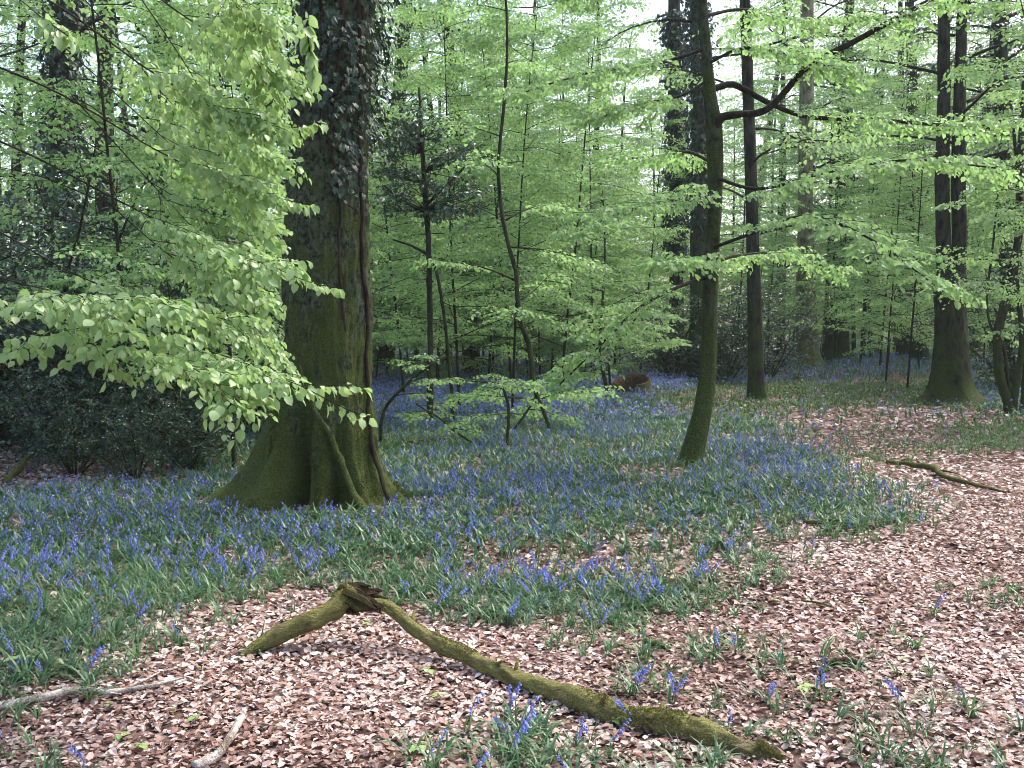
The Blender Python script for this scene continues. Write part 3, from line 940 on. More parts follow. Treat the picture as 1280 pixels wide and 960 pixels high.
stems('hazel_shrub', 'crooked multi-stemmed shrub beside the dark forked tree', [
    [(1263, 518, 15), (1259, 500, 13), (1250, 470, 12), (1246, 440, 11), (1247, 410, 11), (1258, 375, 11), (1266, 335, 10), (1272, 290, 9), (1276, 200, 8), (1284, 100, 6)],
    [(1266, 505, 11), (1272, 470, 9), (1276, 440, 8), (1275, 390, 7), (1272, 330, 6), (1276, 260, 5), (1270, 160, 4)],
    [(1279, 520, 12), (1281, 490, 8), (1284, 440, 6), (1290, 360, 5)],
    [(1262, 500, 6), (1256, 440, 4), (1236, 400, 3), (1238, 330, 3), (1252, 230, 2)]], 17.6, B_DARK, 5, .7, 4, .28, .68, M_FAR, LEAF_MID, .07, 'shrub')
stems('bent_sapling', 'thin dark sapling with wavering bare stem in the bluebells', [
    [(690, 545, 4), (680, 515, 5), (668, 485, 6), (664, 455, 6), (661, 430, 7), (652, 408, 6), (647, 375, 6), (645, 340, 6), (634, 300, 5), (626, 255, 5), (623, 200, 4), (631, 120, 4), (634, 40, 3), (628, -60, 2)],
    [(640, 540, 3), (655, 520, 3), (668, 500, 3), (672, 485, 3)]], 13.6, B_DARK, 9, 1.0, 6, .35, .35, M_BEECH, LEAF_MID, .06)
ht = stems('holly_tree', 'young holly with dark crown and twin thin stems near the massive trunk', [
    [(537, 492, 8), (538, 440, 7), (537, 380, 7), (536, 310, 7), (533, 262, 7), (530, 215, 6), (527, 160, 4), (524, 110, 3)],
    [(566, 505, 5), (562, 460, 5), (556, 400, 4), (548, 350, 4), (540, 325, 4), (520, 310, 3), (492, 300, 2)],
    [(536, 268, 4), (515, 258, 3), (495, 245, 3), (480, 232, 2)], [(534, 255, 4), (555, 235, 3), (575, 215, 3), (590, 200, 2)]], 15.0, B_DARK, 0, cat='tree')
hb_ = np.array(ht.location)
Th, Fh = Tubes(), Foliage()
for i in range(126):
    lx_, ly_, lr_ = ((478, 205, .42), (505, 165, .45), (545, 150, .45), (582, 190, .45), (600, 238, .38), (490, 245, .38), (540, 222, .5), (565, 262, .34), (470, 165, .36))[i % 9]
    c0 = at(531, min(262, ly_ + 25), 15.0)
    dv = nrm(rng.normal(0, 1, 3) * [1, 1, .75])
    tip = at(lx_, ly_, 15.0 + .5 * math.sin(i * 1.7)) + dv * lr_ * rng.uniform(.2, 1.25)
    P = np.array([c0, (c0 + tip) / 2 + rng.normal(0, .06, 3), tip])
    Th.add(P, [.008, .005, .002], 4)
    for m_ in range(8):
        f = rng.uniform(.5, 1)
        Fh.twig(P[1] + (P[2] - P[1]) * (f * 2 - 1) if f > .5 else P[0] + (P[1] - P[0]) * f * 2, nrm(rng.normal(0, 1, 3)), rng.uniform(.05, .13), .002)
obj('branch', Th.mesh('branch', B_DARK, hb_), ht, kind='stuff')
obj('foliage', Fh.mesh('foliage', M_HOLLY, LEAF_HOLLY, hb_, .034, .075, droop=.3, jit=.8, keep=.8), ht, kind='stuff')
stems('beech_sapling', 'little sapling growing beside the hollow stump', [
    [(760, 492, 5), (755, 470, 5), (750, 440, 4), (751, 410, 4), (754, 370, 3), (756, 310, 2), (754, 250, 2)], [(766, 490, 4), (762, 470, 3), (766, 440, 2), (800, 390, 2)]], 20.3, B_DARK, 8, 1.1, 6, .35, .3, M_FAR, LEAF_MID, .08)
stems('hazel_shrub', 'low leafy shrub in front of the bent sapling among bluebells', [
    [(634, 548, 4), (636, 520, 4), (634, 500, 4), (625, 482, 3), (605, 478, 2), (575, 475, 2)], [(590, 553, 3), (570, 540, 3), (545, 520, 2), (520, 505, 2)], [(475, 535, 5), (485, 505, 4), (520, 470, 4), (555, 445, 3)]], 12.4, B_DARK, 6, .42, 4, .16, .4, M_BEECH, LEAF_MID, .045, 'shrub')

# ------------------------------------------------------------------ near beech whose boughs hang in from the side, leaf by leaf
base_n = np.array([-3.15, 4.9, 0.0])
nb = thing('young_beech_tree', 'young beech whose drooping boughs of large pale leaves hang before the massive trunk', 'tree', base_n)
Cn = np.array([[-3.15, 4.9, -.06], [-3.12, 4.88, 1], [-3.06, 4.8, 2], [-2.95, 4.65, 3.2], [-2.8, 4.4, 4.4], [-2.5, 4.1, 5.6]])
obj('trunk', trunk_mesh('trunk', B_BEECH, Cn, np.array([.11, .09, .08, .065, .045, .02]), [(-100, .05, .15, 4), (30, .05, .15, 4)], (), 20, 60, .05, 2.5, base_n, 1.0), nb)
FN = Foliage()
BOUGH = [
    ([(-160, 250, 16), (-40, 360, 12), (90, 402, 9), (210, 425, 7), (290, 448, 5), (345, 470, 3)], [4.75, 4.5, 4.3, 4.25, 4.2, 4.2], 9, .26, .22, .15),
    ([(335, 468, 4), (385, 480, 3), (425, 482, 2), (458, 484, 2)], [4.2, 4.2, 4.2, 4.2], 0, .1, .1, .05),
    ([(-100, 300, 12), (10, 400, 9), (90, 425, 7), (180, 440, 5), (250, 465, 3), (310, 512, 2)], [4.6, 4.3, 4.1, 4.0, 4.0, 4.0], 9, .26, .25, .15),
    ([(340, 470, 4), (375, 482, 3), (420, 505, 3), (462, 524, 2)], [4.2, 4.15, 4.15, 4.15], 0, .1, .1, .05),
    ([(-140, 120, 16), (30, 190, 12), (170, 262, 8), (270, 310, 5), (345, 335, 3)], [4.6, 4.6, 4.6, 4.6, 4.55], 8, .30, .55, .15),
    ([(340, 333, 3), (385, 352, 2), (425, 361, 2)], [4.55, 4.5, 4.5], 0, .1, .1, .05),
    ([(-120, 40, 14), (60, 110, 10), (200, 190, 7), (280, 225, 5), (345, 245, 2)], [4.5, 4.8, 5.0, 5.1, 5.1], 8, .32, .5, .15),
    ([(340, 244, 2), (365, 252, 2), (388, 256, 2)], [5.1, 5.1, 5.1], 0, .1, .1, .05),
    ([(-110, -80, 15), (60, 0, 11), (190, 90, 8), (280, 140, 5), (350, 165, 2)], [4.4, 4.6, 4.8, 4.9, 4.9], 8, .32, .5, .15),
    ([(345, 163, 2), (375, 158, 2), (402, 152, 2)], [4.9, 4.9, 4.9], 0, .1, .1, .05),
    ([(-90, -200, 14), (120, -60, 10), (230, 20, 7), (310, 70, 5), (345, 100, 2)], [4.3, 4.5, 4.7, 4.9, 5.0], 8, .32, .5, .15),
    ([(-150, 200, 12), (0, 290, 9), (110, 350, 6), (220, 382, 4), (320, 410, 2)], [4.7, 4.8, 4.9, 5.0, 5.1], 8, .30, .5, .15),
    ([(-60, 330, 9), (50, 360, 7), (130, 372, 5), (210, 380, 3)], [4.6, 4.1, 3.9, 3.8], 6, .24, .3, .14),
    ([(60, 40, 7), (180, 150, 5), (260, 225, 4), (335, 295, 2)], [5.0, 5.4, 5.6, 5.7], 8, .32, .3, .15),
    ([(90, 120, 7), (190, 230, 5), (265, 310, 4), (338, 385, 2)], [5.0, 5.5, 5.7, 5.8], 8, .32, .3, .15),
    ([(150, -40, 7), (225, 70, 5), (285, 165, 4), (340, 205, 2)], [5.0, 5.4, 5.6, 5.7], 8, .32, .25, .15),
    ([(120, 240, 6), (200, 310, 5), (275, 365, 4), (338, 440, 2)], [5.2, 5.5, 5.7, 5.8], 8, .30, .25, .15),
    ([(40, -80, 7), (140, 40, 5), (215, 130, 4), (280, 190, 2)], [4.8, 5.4, 5.8, 6.0], 8, .34, .4, .15),
    ([(-40, -260, 14), (180, -180, 10), (320, -100, 7), (385, -30, 4), (383, 30, 3), (392, 95, 2)], [4.2, 3.6, 3.0, 2.7, 2.65, 2.65], 0, .10, .78, .07),
    ([(200, -170, 6), (260, -70, 5), (290, 0, 3), (325, 35, 2)], [3.6, 4.0, 4.3, 4.5], 5, .25, .4, .15),
    ([(-80, -60, 8), (10, -10, 6), (50, 20, 4), (85, 45, 2)], [4.4, 3.6, 3.2, 3.1], 0, .14, .75, .08)]
for pts, Ys, n_, bl, st, twl_ in BOUGH:
    P, R = px_line(pts, Ys)
    Q = spline(np.hstack([P, R[:, None] * .26]), 30)
    T = Tubes()
    T.add(Q[:, :3], np.maximum(Q[:, 3], .002), 6, True, .1)
    clothe(T, FN, Q[::3, :3], .006, int(n_ * 1.9), bl * 1.5, 8 if n_ else 10, twl_, .22, st, 4, .0013)
    obj('bough', T.mesh('bough', B_TWIG, base_n), nb)
P, ex, ez, sz = FN.leaves(.022, .042, droop=.8, jit=.5, sag=.35)
qx, qy = topx(P[:, 0], P[:, 1], P[:, 2])
inside = (qx > 4) & (qx < 1276) & (qy > 4)
order = np.argsort(np.where(inside, P[:, 1], 99))
solo = order[:300]
rest = np.setdiff1d(np.arange(len(P)), solo)
LEAF_BOUGH = _leaf([0, .28, .68, 1], [.02, .34, .32, .01], .12, .22, .02)
V, Fi = stamp(LEAF_BOUGH, P[rest], ex[rest], ez[rest], sz[rest])
obj('foliage', mesh('foliage', V - base_n, [Fi], M_BEECH_NEAR, np.repeat(rng.random(len(rest)), len(LEAF_BOUGH[0])), smooth=True), nb, kind='stuff')
leaf_me = [mesh('leaf', LEAF_NEAR[0] * [1, w, c], [LEAF_NEAR[1]], M_BEECH_NEAR, np.full(len(LEAF_NEAR[0]), q), smooth=True) for w, c in ((.85, 1), (1, 1.4), (1.1, .6)) for q in (.1, .4, .6, .9)]
for i in solo:
    o = obj('leaf', leaf_me[i % 12], nb)
    o.matrix_local = frame_matrix(P[i] - base_n, ex[i], ez[i], sz[i])
p, d, L, r = FN.arrays()
T = Tubes()
T.twigs(p, d, L, r, .3)
obj('twig', T.mesh('twig', B_TWIG, base_n), nb, kind='stuff')


# ------------------------------------------------------------------ prototypes for the understorey and the wood behind
def sapling(label, H, nl, Lr, size, loc, rz, sc, name='beech_sapling', cat='sapling', group='beech saplings of the understorey', z0=.5, nb=7, tm=LEAF_MID, mat=M_BEECH, step=.036, ntw=8, r0=.03, flat=.2, bl=.75, wood=B_TWIG):
    t = thing(name, label, cat, loc, group, rz, sc)
    C = limb_path([0, 0, -.06], rng.uniform(0, 6), 1.5, H, 10, -.05, .05)
    R = np.linspace(r0, r0 * .15, 10)
    obj('trunk', trunk_mesh('trunk', wood, C, R, (), (), 10, 40, .06, 2.5, (0, 0, 0), 1.0), t)
    T, Fo = Tubes(), Foliage()
    for i in range(nl):
        f = (i + rng.random()) / nl
        z = z0 + (H * .97 - z0) * f
        c = [np.interp(z, C[:, 2], C[:, k]) for k in (0, 1)]
        L = (Lr[0] + (Lr[1] - Lr[0]) * f) * rng.uniform(.6, 1.2)
        P = limb_path([c[0], c[1], z], i * 2.399 + rng.normal(0, .3), rng.uniform(.0, .45), L, 7, -.4)
        T.add(P, np.linspace(max(.006, r0 * .35 * (1 - f * .7)), .003, 7), 4)
        clothe(T, Fo, P, r0 * .2, nb, bl * (1 - .3 * f), ntw, .30, flat, .2, 3, .003)
    obj('branch', T.mesh('branch', B_TWIG), t, kind='stuff')
    obj('foliage', Fo.mesh('foliage', mat, tm, (0, 0, 0), step, size, droop=.5, jit=.6, keep=.66), t, kind='stuff')
    return t


def gl(px, Y):
    x = (px - 640) / F_PX * Y
    return np.array([x, Y, gz(x, Y)])


sapA = sapling('sapling with airy crown just behind the drooping pale boughs', 6.5, 38, (1.5, .7), .050, gl(165, 11.2), .3, 1.2, z0=1.1, r0=.022)
sapB = sapling('sapling fanning out behind the young holly', 7.5, 44, (1.9, .8), .050, gl(575, 17.0), 1.0, 1, z0=1.0)
sapC = sapling('sapling filling the gap beside the bent sapling', 8.5, 48, (2.1, .9), .052, gl(700, 18.5), 2.0, 1, z0=1.1)
for src, px, Y, rz, sc, lab in (
        (sapB, 290, 10.6, .7, .80, 'sapling screening the ground just behind the massive trunk'),
        (sapA, 245, 12.8, 2.2, 1.1, 'sapling among the holly bushes under the pale boughs'),
        (sapC, 505, 20.5, 5.1, 1.0, 'sapling emerging past the massive trunk beyond the bluebells'),
        (sapA, 640, 16.5, 3.3, 1.15, 'sapling directly behind the bent sapling'),
        (sapB, 745, 23.5, 2.6, 1.1, 'sapling standing behind the hollow stump'),
        (sapB, 610, 25.0, 4.4, 1.2, 'tall sapling far back between holly and bent sapling'),
        (sapC, 1108, 25.5, .4, .9, 'sapling between the golden trunk and the forked tree'),
        (sapB, 1135, 23.0, 3.7, .95, 'sapling just before the forked tree, low over the bluebells'),
        (sapA, 1245, 22.5, 1.6, 1.25, 'sapling behind the crooked multi-stemmed shrub'),
        (sapB, 420, 16.0, 3.0, 1.1, 'sapling hidden behind the massive trunk, crown showing above ivy'),
        (sapA, 1330, 15.0, 5.0, 1.2, 'sapling at the edge beside the path, boughs reaching inward')):
    copy_tree(src, lab, gl(px, Y), rz, sc)


def holly(label, H, n, loc, rz, sc, group='holly bushes'):
    t = thing('holly_bush', label, 'bush', loc, group, rz, sc)
    T, Fo = Tubes(), Foliage()
    for i in range(n):
        a = i * 2.399
        P = limb_path([.06 * math.cos(a), .06 * math.sin(a), -.05], a, rng.uniform(.75, 1.5), H * rng.uniform(.6, 1.1), 8, -.35, .12)
        T.add(P, np.linspace(.022, .004, 8), 5)
        for j in range(9):
            f = 1.2 + j * .62
            k = min(int(f), 6)
            b = P[k] + (P[k + 1] - P[k]) * (f - k)
            Q = limb_path(b, rng.uniform(0, 6.28), rng.uniform(-.2, .7), H * .32 * rng.uniform(.5, 1.2), 5, -.2)
            T.add(Q, np.linspace(.007, .003, 5), 4, False)
            for m in range(7):
                q = nrm(rng.normal(0, 1, 3) + [0, 0, .3])
                Fo.twig(Q[min(4, m // 2 + 1)], q, rng.uniform(.12, .28), .002)
    obj('stem', T.mesh('stem', B_DARK), t)
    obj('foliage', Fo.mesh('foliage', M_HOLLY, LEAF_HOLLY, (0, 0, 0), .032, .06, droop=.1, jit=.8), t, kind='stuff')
    return t


hA = holly('dark holly bush under the pale boughs beside the massive trunk', 2.6, 12, gl(225, 11.8), 0, 1.0)
hC = None
hB = holly('dark evergreen bush behind the slender curved beech', 2.2, 14, gl(905, 26.0), .5, 1.35)
for src, px, Y, rz, sc, lab in (
        (hB, 90, 11.6, 2.0, 1.0, 'dark holly bush at the foot of the ivy clad trunk'), (hA, -30, 12.6, 1.1, 1.15, 'dark holly bush beside the fallen stick, at the picture edge'),
        (hB, 160, 13.5, 4.1, 1.25, 'tall holly bush between the ivy clad trunk and the sapling'), (hA, 20, 15.0, 3.0, 1.4, 'tall holly bush behind the ivy clad trunk'),
        (hA, 300, 14.0, 5.2, 1.1, 'holly bush just behind the left root of the massive trunk'), (hB, 840, 27.5, 3.0, 1.2, 'dark evergreen bush beside the ivy sleeved trunk'),
        (hA, 960, 28.0, 1.7, 1.15, 'dark evergreen bush behind the upright dark trunk'), (hA, 1275, 24.0, 2.2, 1.6, 'dark holly behind the crooked shrub at the picture edge'),
        (hA, 55, 13.0, 0.4, 1.7, 'tallest holly, before the dark ivy clad trunk'), (hB, 250, 16.0, 1.4, 1.6, 'tall holly glimpsed between the pale boughs and massive trunk'), (hA, 140, 17.0, 2.4, 1.9, 'tall holly deep behind the pale boughs'),
        (hA, 165, 9.9, 3.4, .42, 'low holly clump at the foot of the airy sapling'), (hB, 235, 10.4, .9, .45, 'low holly clump under the boughs by the mossy root'), (hA, 90, 10.3, 1.9, .5, 'low holly clump by the bluebell edge under the boughs'),
        (hB, -110, 13.0, 5.0, 1.4, 'holly bush cut by the picture edge beneath the pale boughs')):
    copy_tree(src, lab, gl(px, Y), rz, sc)

# ivy clad trunk on the shaded side, and an ivy tree above the crooked shrub
tv, Cv, Rv, bsv = stand('beech_tree', 'dark ivy clad trunk rising behind the pale boughs on the shaded side', [(70, 500, 44), (70, 470, 38), (71, 400, 35), (72, 300, 33), (76, 150, 31), (82, 0, 30), (86, -120, 24)], 17.5, B_DARK, [(-160, .2, .3, 4), (-20, .2, .3, 4)], limbs=9, zlo=6, ztop=12, ll=(1.5, 2.8), leafsize=.09)
iv = thing('ivy', 'ivy with glinting leaves on the dark trunk behind the pale boughs', 'ivy', bsv)
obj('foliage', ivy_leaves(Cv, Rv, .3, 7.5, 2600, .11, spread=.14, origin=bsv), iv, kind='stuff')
te, Ce, Re, bse = stand('holly_tree', 'tall dark evergreen towering behind the crooked shrub', [(1262, 470, 24), (1262, 420, 20), (1258, 300, 18), (1252, 150, 16), (1250, 0, 14), (1248, -100, 10)], 25.0, B_DARK, [(-160, .1, .3, 4)], limbs=26, zlo=5.2, ztop=10.5, ll=(1.4, 2.6), leafsize=.10, lm=M_HOLLY, tm=LEAF_FAR)


def tall(label, H, r0, nl, loc, rz, sc, zlo=4.0, Lr=(4.0, 2.0), name='beech_tree', group='trees of the wood behind'):
    t = thing(name, label, 'tree', loc, group, rz, sc)
    C = limb_path([0, 0, -.1], rng.uniform(0, 6), 1.53, H, 10, -.03, .04)
    R = np.linspace(r0, r0 * .25, 10)
    obj('trunk', trunk_mesh('trunk', B_DARK, C, R, [(k * 75 + 20, r0 * .8, .25, 5) for k in range(5)], (), 20, 50, .06, 2.5, (0, 0, 0), 1.3), t)
    T, Fo = Tubes(), Foliage()
    for i in range(nl):
        f = (i + rng.random()) / nl
        z = zlo + (H * .97 - zlo) * f
        c = [np.interp(z, C[:, 2], C[:, k]) for k in (0, 1)]
        L = (Lr[0] + (Lr[1] - Lr[0]) * f) * rng.uniform(.6, 1.2)
        P = limb_path([c[0], c[1], z], i * 2.399 + rng.normal(0, .3), rng.uniform(.0, .6), L, 8, -.5)
        T.add(P, np.linspace(max(.022, r0 * .22 * (1 - f * .7)), .010, 8), 5)
        clothe(T, Fo, P, .04, 8, 1.7, 7, .55, .25, .25, 3, .005)
    obj('branch', T.mesh('branch', B_TWIG), t, kind='stuff')
    obj('foliage', Fo.mesh('foliage', M_FAR, LEAF_FAR, (0, 0, 0), .07, .105, droop=.4, jit=.6, keep=.6), t, kind='stuff')
    return t


LAND = [(-400, 'the picture edge'), (0, 'the picture edge'), (72, 'the ivy trunk'), (405, 'the massive trunk'), (537, 'the young holly'), (652, 'the bent sapling'), (753, 'the stump sapling'), (884, 'the slender beech'),
        (944, 'the upright trunk'), (1009, 'the golden trunk'), (1188, 'the forked tree'), (1262, 'the crooked shrub'), (1281, 'the picture edge'), (1800, 'the picture edge')]
ORD = ['first', 'second', 'third', 'fourth', 'fifth', 'sixth', 'seventh', 'eighth', 'ninth', 'tenth']
seen_gap = {}


def gap_label(kind, px):
    i = max(k for k in range(len(LAND) - 1) if LAND[k][0] <= px)
    a_, b_ = LAND[i][1], LAND[i + 1][1]
    k = seen_gap.get((kind, i), 0)
    seen_gap[(kind, i)] = k + 1
    if a_ == b_:
        return f'{kind} partly cut off by {"one" if px < 600 else "the other"} picture edge, {ORD[k]} outward'
    return f'{kind}, {ORD[k]} from {a_} towards {b_}'


g2 = np.random.default_rng(5)
spots = sorted([(560, 36), (735, 40), (1130, 44), (20, 30), (130, 27), (215, 24), (180, 38), (300, 33), (330, 46), (460, 42), (480, 32), (590, 30), (650, 47), (665, 36), (600, 62), (930, 55), (975, 46), (1050, 40), (1060, 58), (1090, 50),
                (1150, 38), (1160, 62), (1215, 42), (1230, 54), (1275, 36), (90, 55), (250, 60), (400, 58), (540, 55), (860, 68), (1000, 70)] + [(-40, 26), (1330, 44)])
FARK = 'tall leafy tree of the wood'
protos = []
for i, (px, Y) in enumerate(spots):
    if i < 3:
        protos.append(tall(gap_label(FARK, px), (19, 17, 21)[i], (.28, .20, .34)[i], (34, 34, 36)[i], gl(px, Y), 0, 1, zlo=(4, 2.6, 5)[i]))
    else:
        copy_tree(protos[i % 3], gap_label(FARK, px), gl(px, Y), g2.uniform(0, 6.28), g2.uniform(.8, 1.15))
thin = None
for px, Y in sorted([(1078, 43), (1036, 37), (1043, 38), (1030, 40), (1068, 45), (1088, 41), (1100, 47), (1118, 50), (1240, 42), (1222, 46), (915, 48), (960, 52), (700, 44), (770, 46), (620, 41), (520, 39), (470, 36), (690, 58), (820, 55), (1150, 55), (340, 40), (200, 45), (10, 38)]):
    if thin is None:
        thin = tall(gap_label('thin pole tree far off', px), 13, .10, 14, gl(px, Y), 0, 1, zlo=3.5, Lr=(2.4, 1.2), name='pole_tree', group='thin pole trees far off')
    else:
        copy_tree(thin, gap_label('thin pole tree far off', px), gl(px, Y), g2.uniform(0, 6.28), g2.uniform(.8, 1.2))
for i, (px, Y) in enumerate(sorted([(200, 25), (270, 20), (330, 22), (470, 26), (500, 32), (545, 23), (560, 30), (605, 33), (640, 22), (660, 29), (690, 26), (715, 33), (740, 29), (775, 36), (800, 30), (865, 38), (920, 33), (955, 36), (990, 41), (1075, 35), (1100, 30), (1110, 37),
                              (1150, 31), (1170, 40), (1205, 29), (1230, 33), (1265, 30)])):
    copy_tree((sapA, sapB, sapC)[i % 3], gap_label('sapling deep in the understorey', px), gl(px, Y), g2.uniform(0, 6.28), g2.uniform(1.0, 1.35))

bushy = None
for px, Y in sorted([(440, 25), (485, 28), (510, 35), (550, 27), (580, 38), (615, 28), (645, 33), (675, 27), (705, 36), (730, 26), (770, 31), (795, 40), (840, 45), (905, 42), (940, 46), (985, 50), (1025, 46), (1055, 50), (1085, 55), (1120, 45), (1150, 52), (1210, 48), (1235, 50), (1265, 44), (1250, 36),
                     (225, 27), (320, 26), (160, 30), (60, 27), (1000, 60), (560, 48), (650, 50), (740, 48)]):
    if bushy is None:
        bushy = sapling(gap_label('bushy young beech far back', px), 5.5, 54, (2.0, .8), .075, gl(px, Y), 0, 1, name='bushy_beech', cat='shrub', group='bushy young beeches far back', z0=.3, tm=LEAF_FAR, mat=M_FAR, step=.045)
    else:
        copy_tree(bushy, gap_label('bushy young beech far back', px), gl(px, Y), g2.uniform(0, 6.28), g2.uniform(.9, 1.4))

# the far wood that reads as one mass
n = 30000
Y = rng.uniform(58, 100, n)
X = rng.uniform(-.62, .62, n) * Y * 1.1
Z = rng.uniform(.2, 1, n) ** 1.1 * (18 + 12 * vn(X * .09, Y * .09, 0, 51)) * rng.uniform(.15, 1, n) ** .5
Z = np.where(rng.random(n) < .25, rng.uniform(.1, 4, n), Z)
m = (vn(X * .35, Y * .35, Z * .45, 52) > .36) & ~((X / Y > .05) & (X / Y < .165) & (Z > 10 + 10 * vn(X * .5, Y * .5, 1, 53)))
FW = Foliage()
FW.p, FW.L, FW.r = np.stack([X, Y, Z], -1)[m], np.full(m.sum(), .9), np.full(m.sum(), .01)
dd = rng.normal(0, 1, (m.sum(), 3))
dd[:, 2] *= .25
FW.d = dd
obj('distant_woods', FW.mesh('distant_woods', M_FAR, LEAF_FAR, (0, 0, 0),     .14, .27, droop=.4, jit=.5), kind='stuff', label='pale green mass of distant woodland foliage behind all the trunks', category='woodland')


# ------------------------------------------------------------------ slight veil in the air: haze volume added to lift the dark gaps
HZ = np.array([(x_, y_, z_) for z_ in (-1.2, 26.5) for x_, y_ in ((-165, -90), (165, -90), (165, 255), (-165, 255))], float)
mh = bpy.data.materials.new('haze')
mh.use_nodes = True
mh.node_tree.nodes.clear()
ho = mh.node_tree.nodes.new('ShaderNodeOutputMaterial')
hv = mh.node_tree.nodes.new('ShaderNodeVolumePrincipled')
hv.inputs['Color'].default_value = (.90, .95, .93, 1)
hv.inputs['Density'].default_value = .0007
mh.node_tree.links.new(hv.outputs[0], ho.inputs['Volume'])
obj('haze', mesh('haze', HZ, [np.array([(0, 3, 2, 1), (4, 5, 6, 7), (0, 1, 5, 4), (1, 2, 6, 5), (2, 3, 7, 6), (3, 0, 4, 7)])], mh), kind='stuff', label='thin pale haze in the air of the wood, added to lift the dark gaps between trunks', category='haze')

# ------------------------------------------------------------------ fallen wood
def log_part(pts, sides=16, n=60, rough=.22):
    Q = spline(np.asarray(pts, float), n)
    T = Tubes()
    w = (np.stack([vn(Q[:, 0] * 5, Q[:, 1] * 5, k * 7, 61) for k in range(3)], -1) - .5) * .03
    T.add(Q[:, :3] + w, Q[:, 3], sides, True, rough)
    return T, Q


def gp(px, py, lift, r):
    p = gpos(px, py)
    return (p[0], p[1], p[2] + lift, r)


root = gpos(640, 850)
base_l = np.array([root[0], root[1], 0])
lg = thing('fallen_branch', 'long mossy fallen branch, snapped and bent, lying on the leaf litter', 'log', base_l)
apex = at(447, 740, 5.0)
T1_, Q1 = log_part([gp(300, 815, .0, .020), gp(325, 811, .03, .036), gp(360, 806, .09, .046), gp(400, 803, .165, .050), (apex[0] - .03, apex[1], apex[2], .056)], 30, 80, .24)
e2 = at(480, 760, 4.93)
T2_, Q2 = log_part([(apex[0] - .01, apex[1] - .05, apex[2] - .05, .020), (e2[0], e2[1], e2[2], .031), gp(530, 812, .10, .031), gp(585, 830, .068, .032), gp(630, 846, .045, .038), gp(645, 851, .04, .034), gp(690, 868, .04, .042), gp(745, 888, .045, .053),
                    gp(785, 899, .036, .042), gp(820, 907, .04, .051), gp(860, 917, .045, .053), gp(910, 930, .035, .044), gp(950, 942, .028, .028), gp(980, 951, .012, .010)], 30, 170, .26)
for k_, sgn_ in ((22, 1), (47, -1), (64, 1), (92, -1), (118, 1)):
    q_ = Q2[k_]
    d_ = nrm(np.array([.35, .8 * sgn_, .55]) + rng.normal(0, .2, 3))
    T2_.add(np.array([q_[:3], q_[:3] + d_ * (q_[3] + .02), q_[:3] + d_ * (q_[3] + rng.uniform(.04, .10))]), [.014, .010, .006], 7, True, .2)
obj('limb', T1_.mesh('limb', B_LOG, base_l), lg)
obj('limb', T2_.mesh('limb', B_LOG, base_l), lg)
# splintered break at the bend
T = Tubes()
ax_ = nrm(np.array([.60, -.15, -.20]))
for k in range(34):
    o_v = rng.normal(0, .028, 3)
    s0 = apex + np.array([-.05, -.015, .0]) + o_v
    dv = nrm(ax_ + rng.normal(0, .16, 3)) * rng.uniform(.08, .20) * (1.15 if o_v[2] > 0 else .9)
    w_ = rng.uniform(.010, .024)
    T.add(np.array([s0, s0 + dv * .5 + rng.normal(0, .008, 3), s0 + dv * .85, s0 + dv]), [w_, w_, w_ * .6, .002], 5, True, .3)
obj('broken_end', T.mesh('broken_end', B_ROT, base_l, False), lg)
# moss fur along the upper side
for Q, nn in ((Q1, 3600), (Q2, 9000)):
    k = rng.integers(0, len(Q) - 1, nn)
    f = rng.random(nn)[:, None]
    c = Q[k] * (1 - f) + Q[k + 1] * f
    tdir = nrm(Q[np.minimum(k + 1, len(Q) - 1), :3] - Q[k, :3])
    sd = nrm(np.cross(tdir, [0, 0, 1.0]))
    up = np.cross(sd, tdir)
    a = rng.normal(0, .85, nn)
    o = np.cos(a)[:, None] * up + np.sin(a)[:, None] * sd
    Pp = c[:, :3] + o * (c[:, 3:4] * .98)
    mm = vn(Pp[:, 0] * 11, Pp[:, 1] * 11, Pp[:, 2] * 11, 63) > rng.uniform(.3, .7, nn)
    mm &= vn(Pp[:, 0] * 4, Pp[:, 1] * 4, Pp[:, 2] * 4, 64) > .42
    Pp, o = Pp[mm], o[mm]
    V, Fi = stamp(LEAF_FAR, Pp, o + rng.normal(0, .55, Pp.shape), rng.normal(0, 1, Pp.shape), rng.uniform(.006, .015, len(Pp)))
    obj('moss', mesh('moss', V - base_l, [Fi], M_MOSS, np.repeat(rng.random(len(Pp)), 4)), lg, kind='stuff')


def stick(label, pts, mat, side=(), name='fallen_stick', sides=9):
    P = [gp(a_, b_, c_ + .022, r_) for a_, b_, c_, r_ in pts]
    b = np.array([P[0][0], P[0][1], 0])
    Q = spline(np.array(P), 30)
    T = Tubes()
    w = (np.stack([vn(Q[:, 0] * 7, Q[:, 1] * 7, k * 7, 65) for k in range(3)], -1) - .5) * .025
    T.add(Q[:, :3] + w, Q[:, 3], sides, True, .22)
    for sd in side:
        S_ = np.array([gp(*q) for q in sd])
        T.add(S_[:, :3], S_[:, 3], 6, True, .1)
    obj(name, T.mesh(name, mat, b), None, b, label=label, category='stick', group='sticks fallen on the leaf litter')


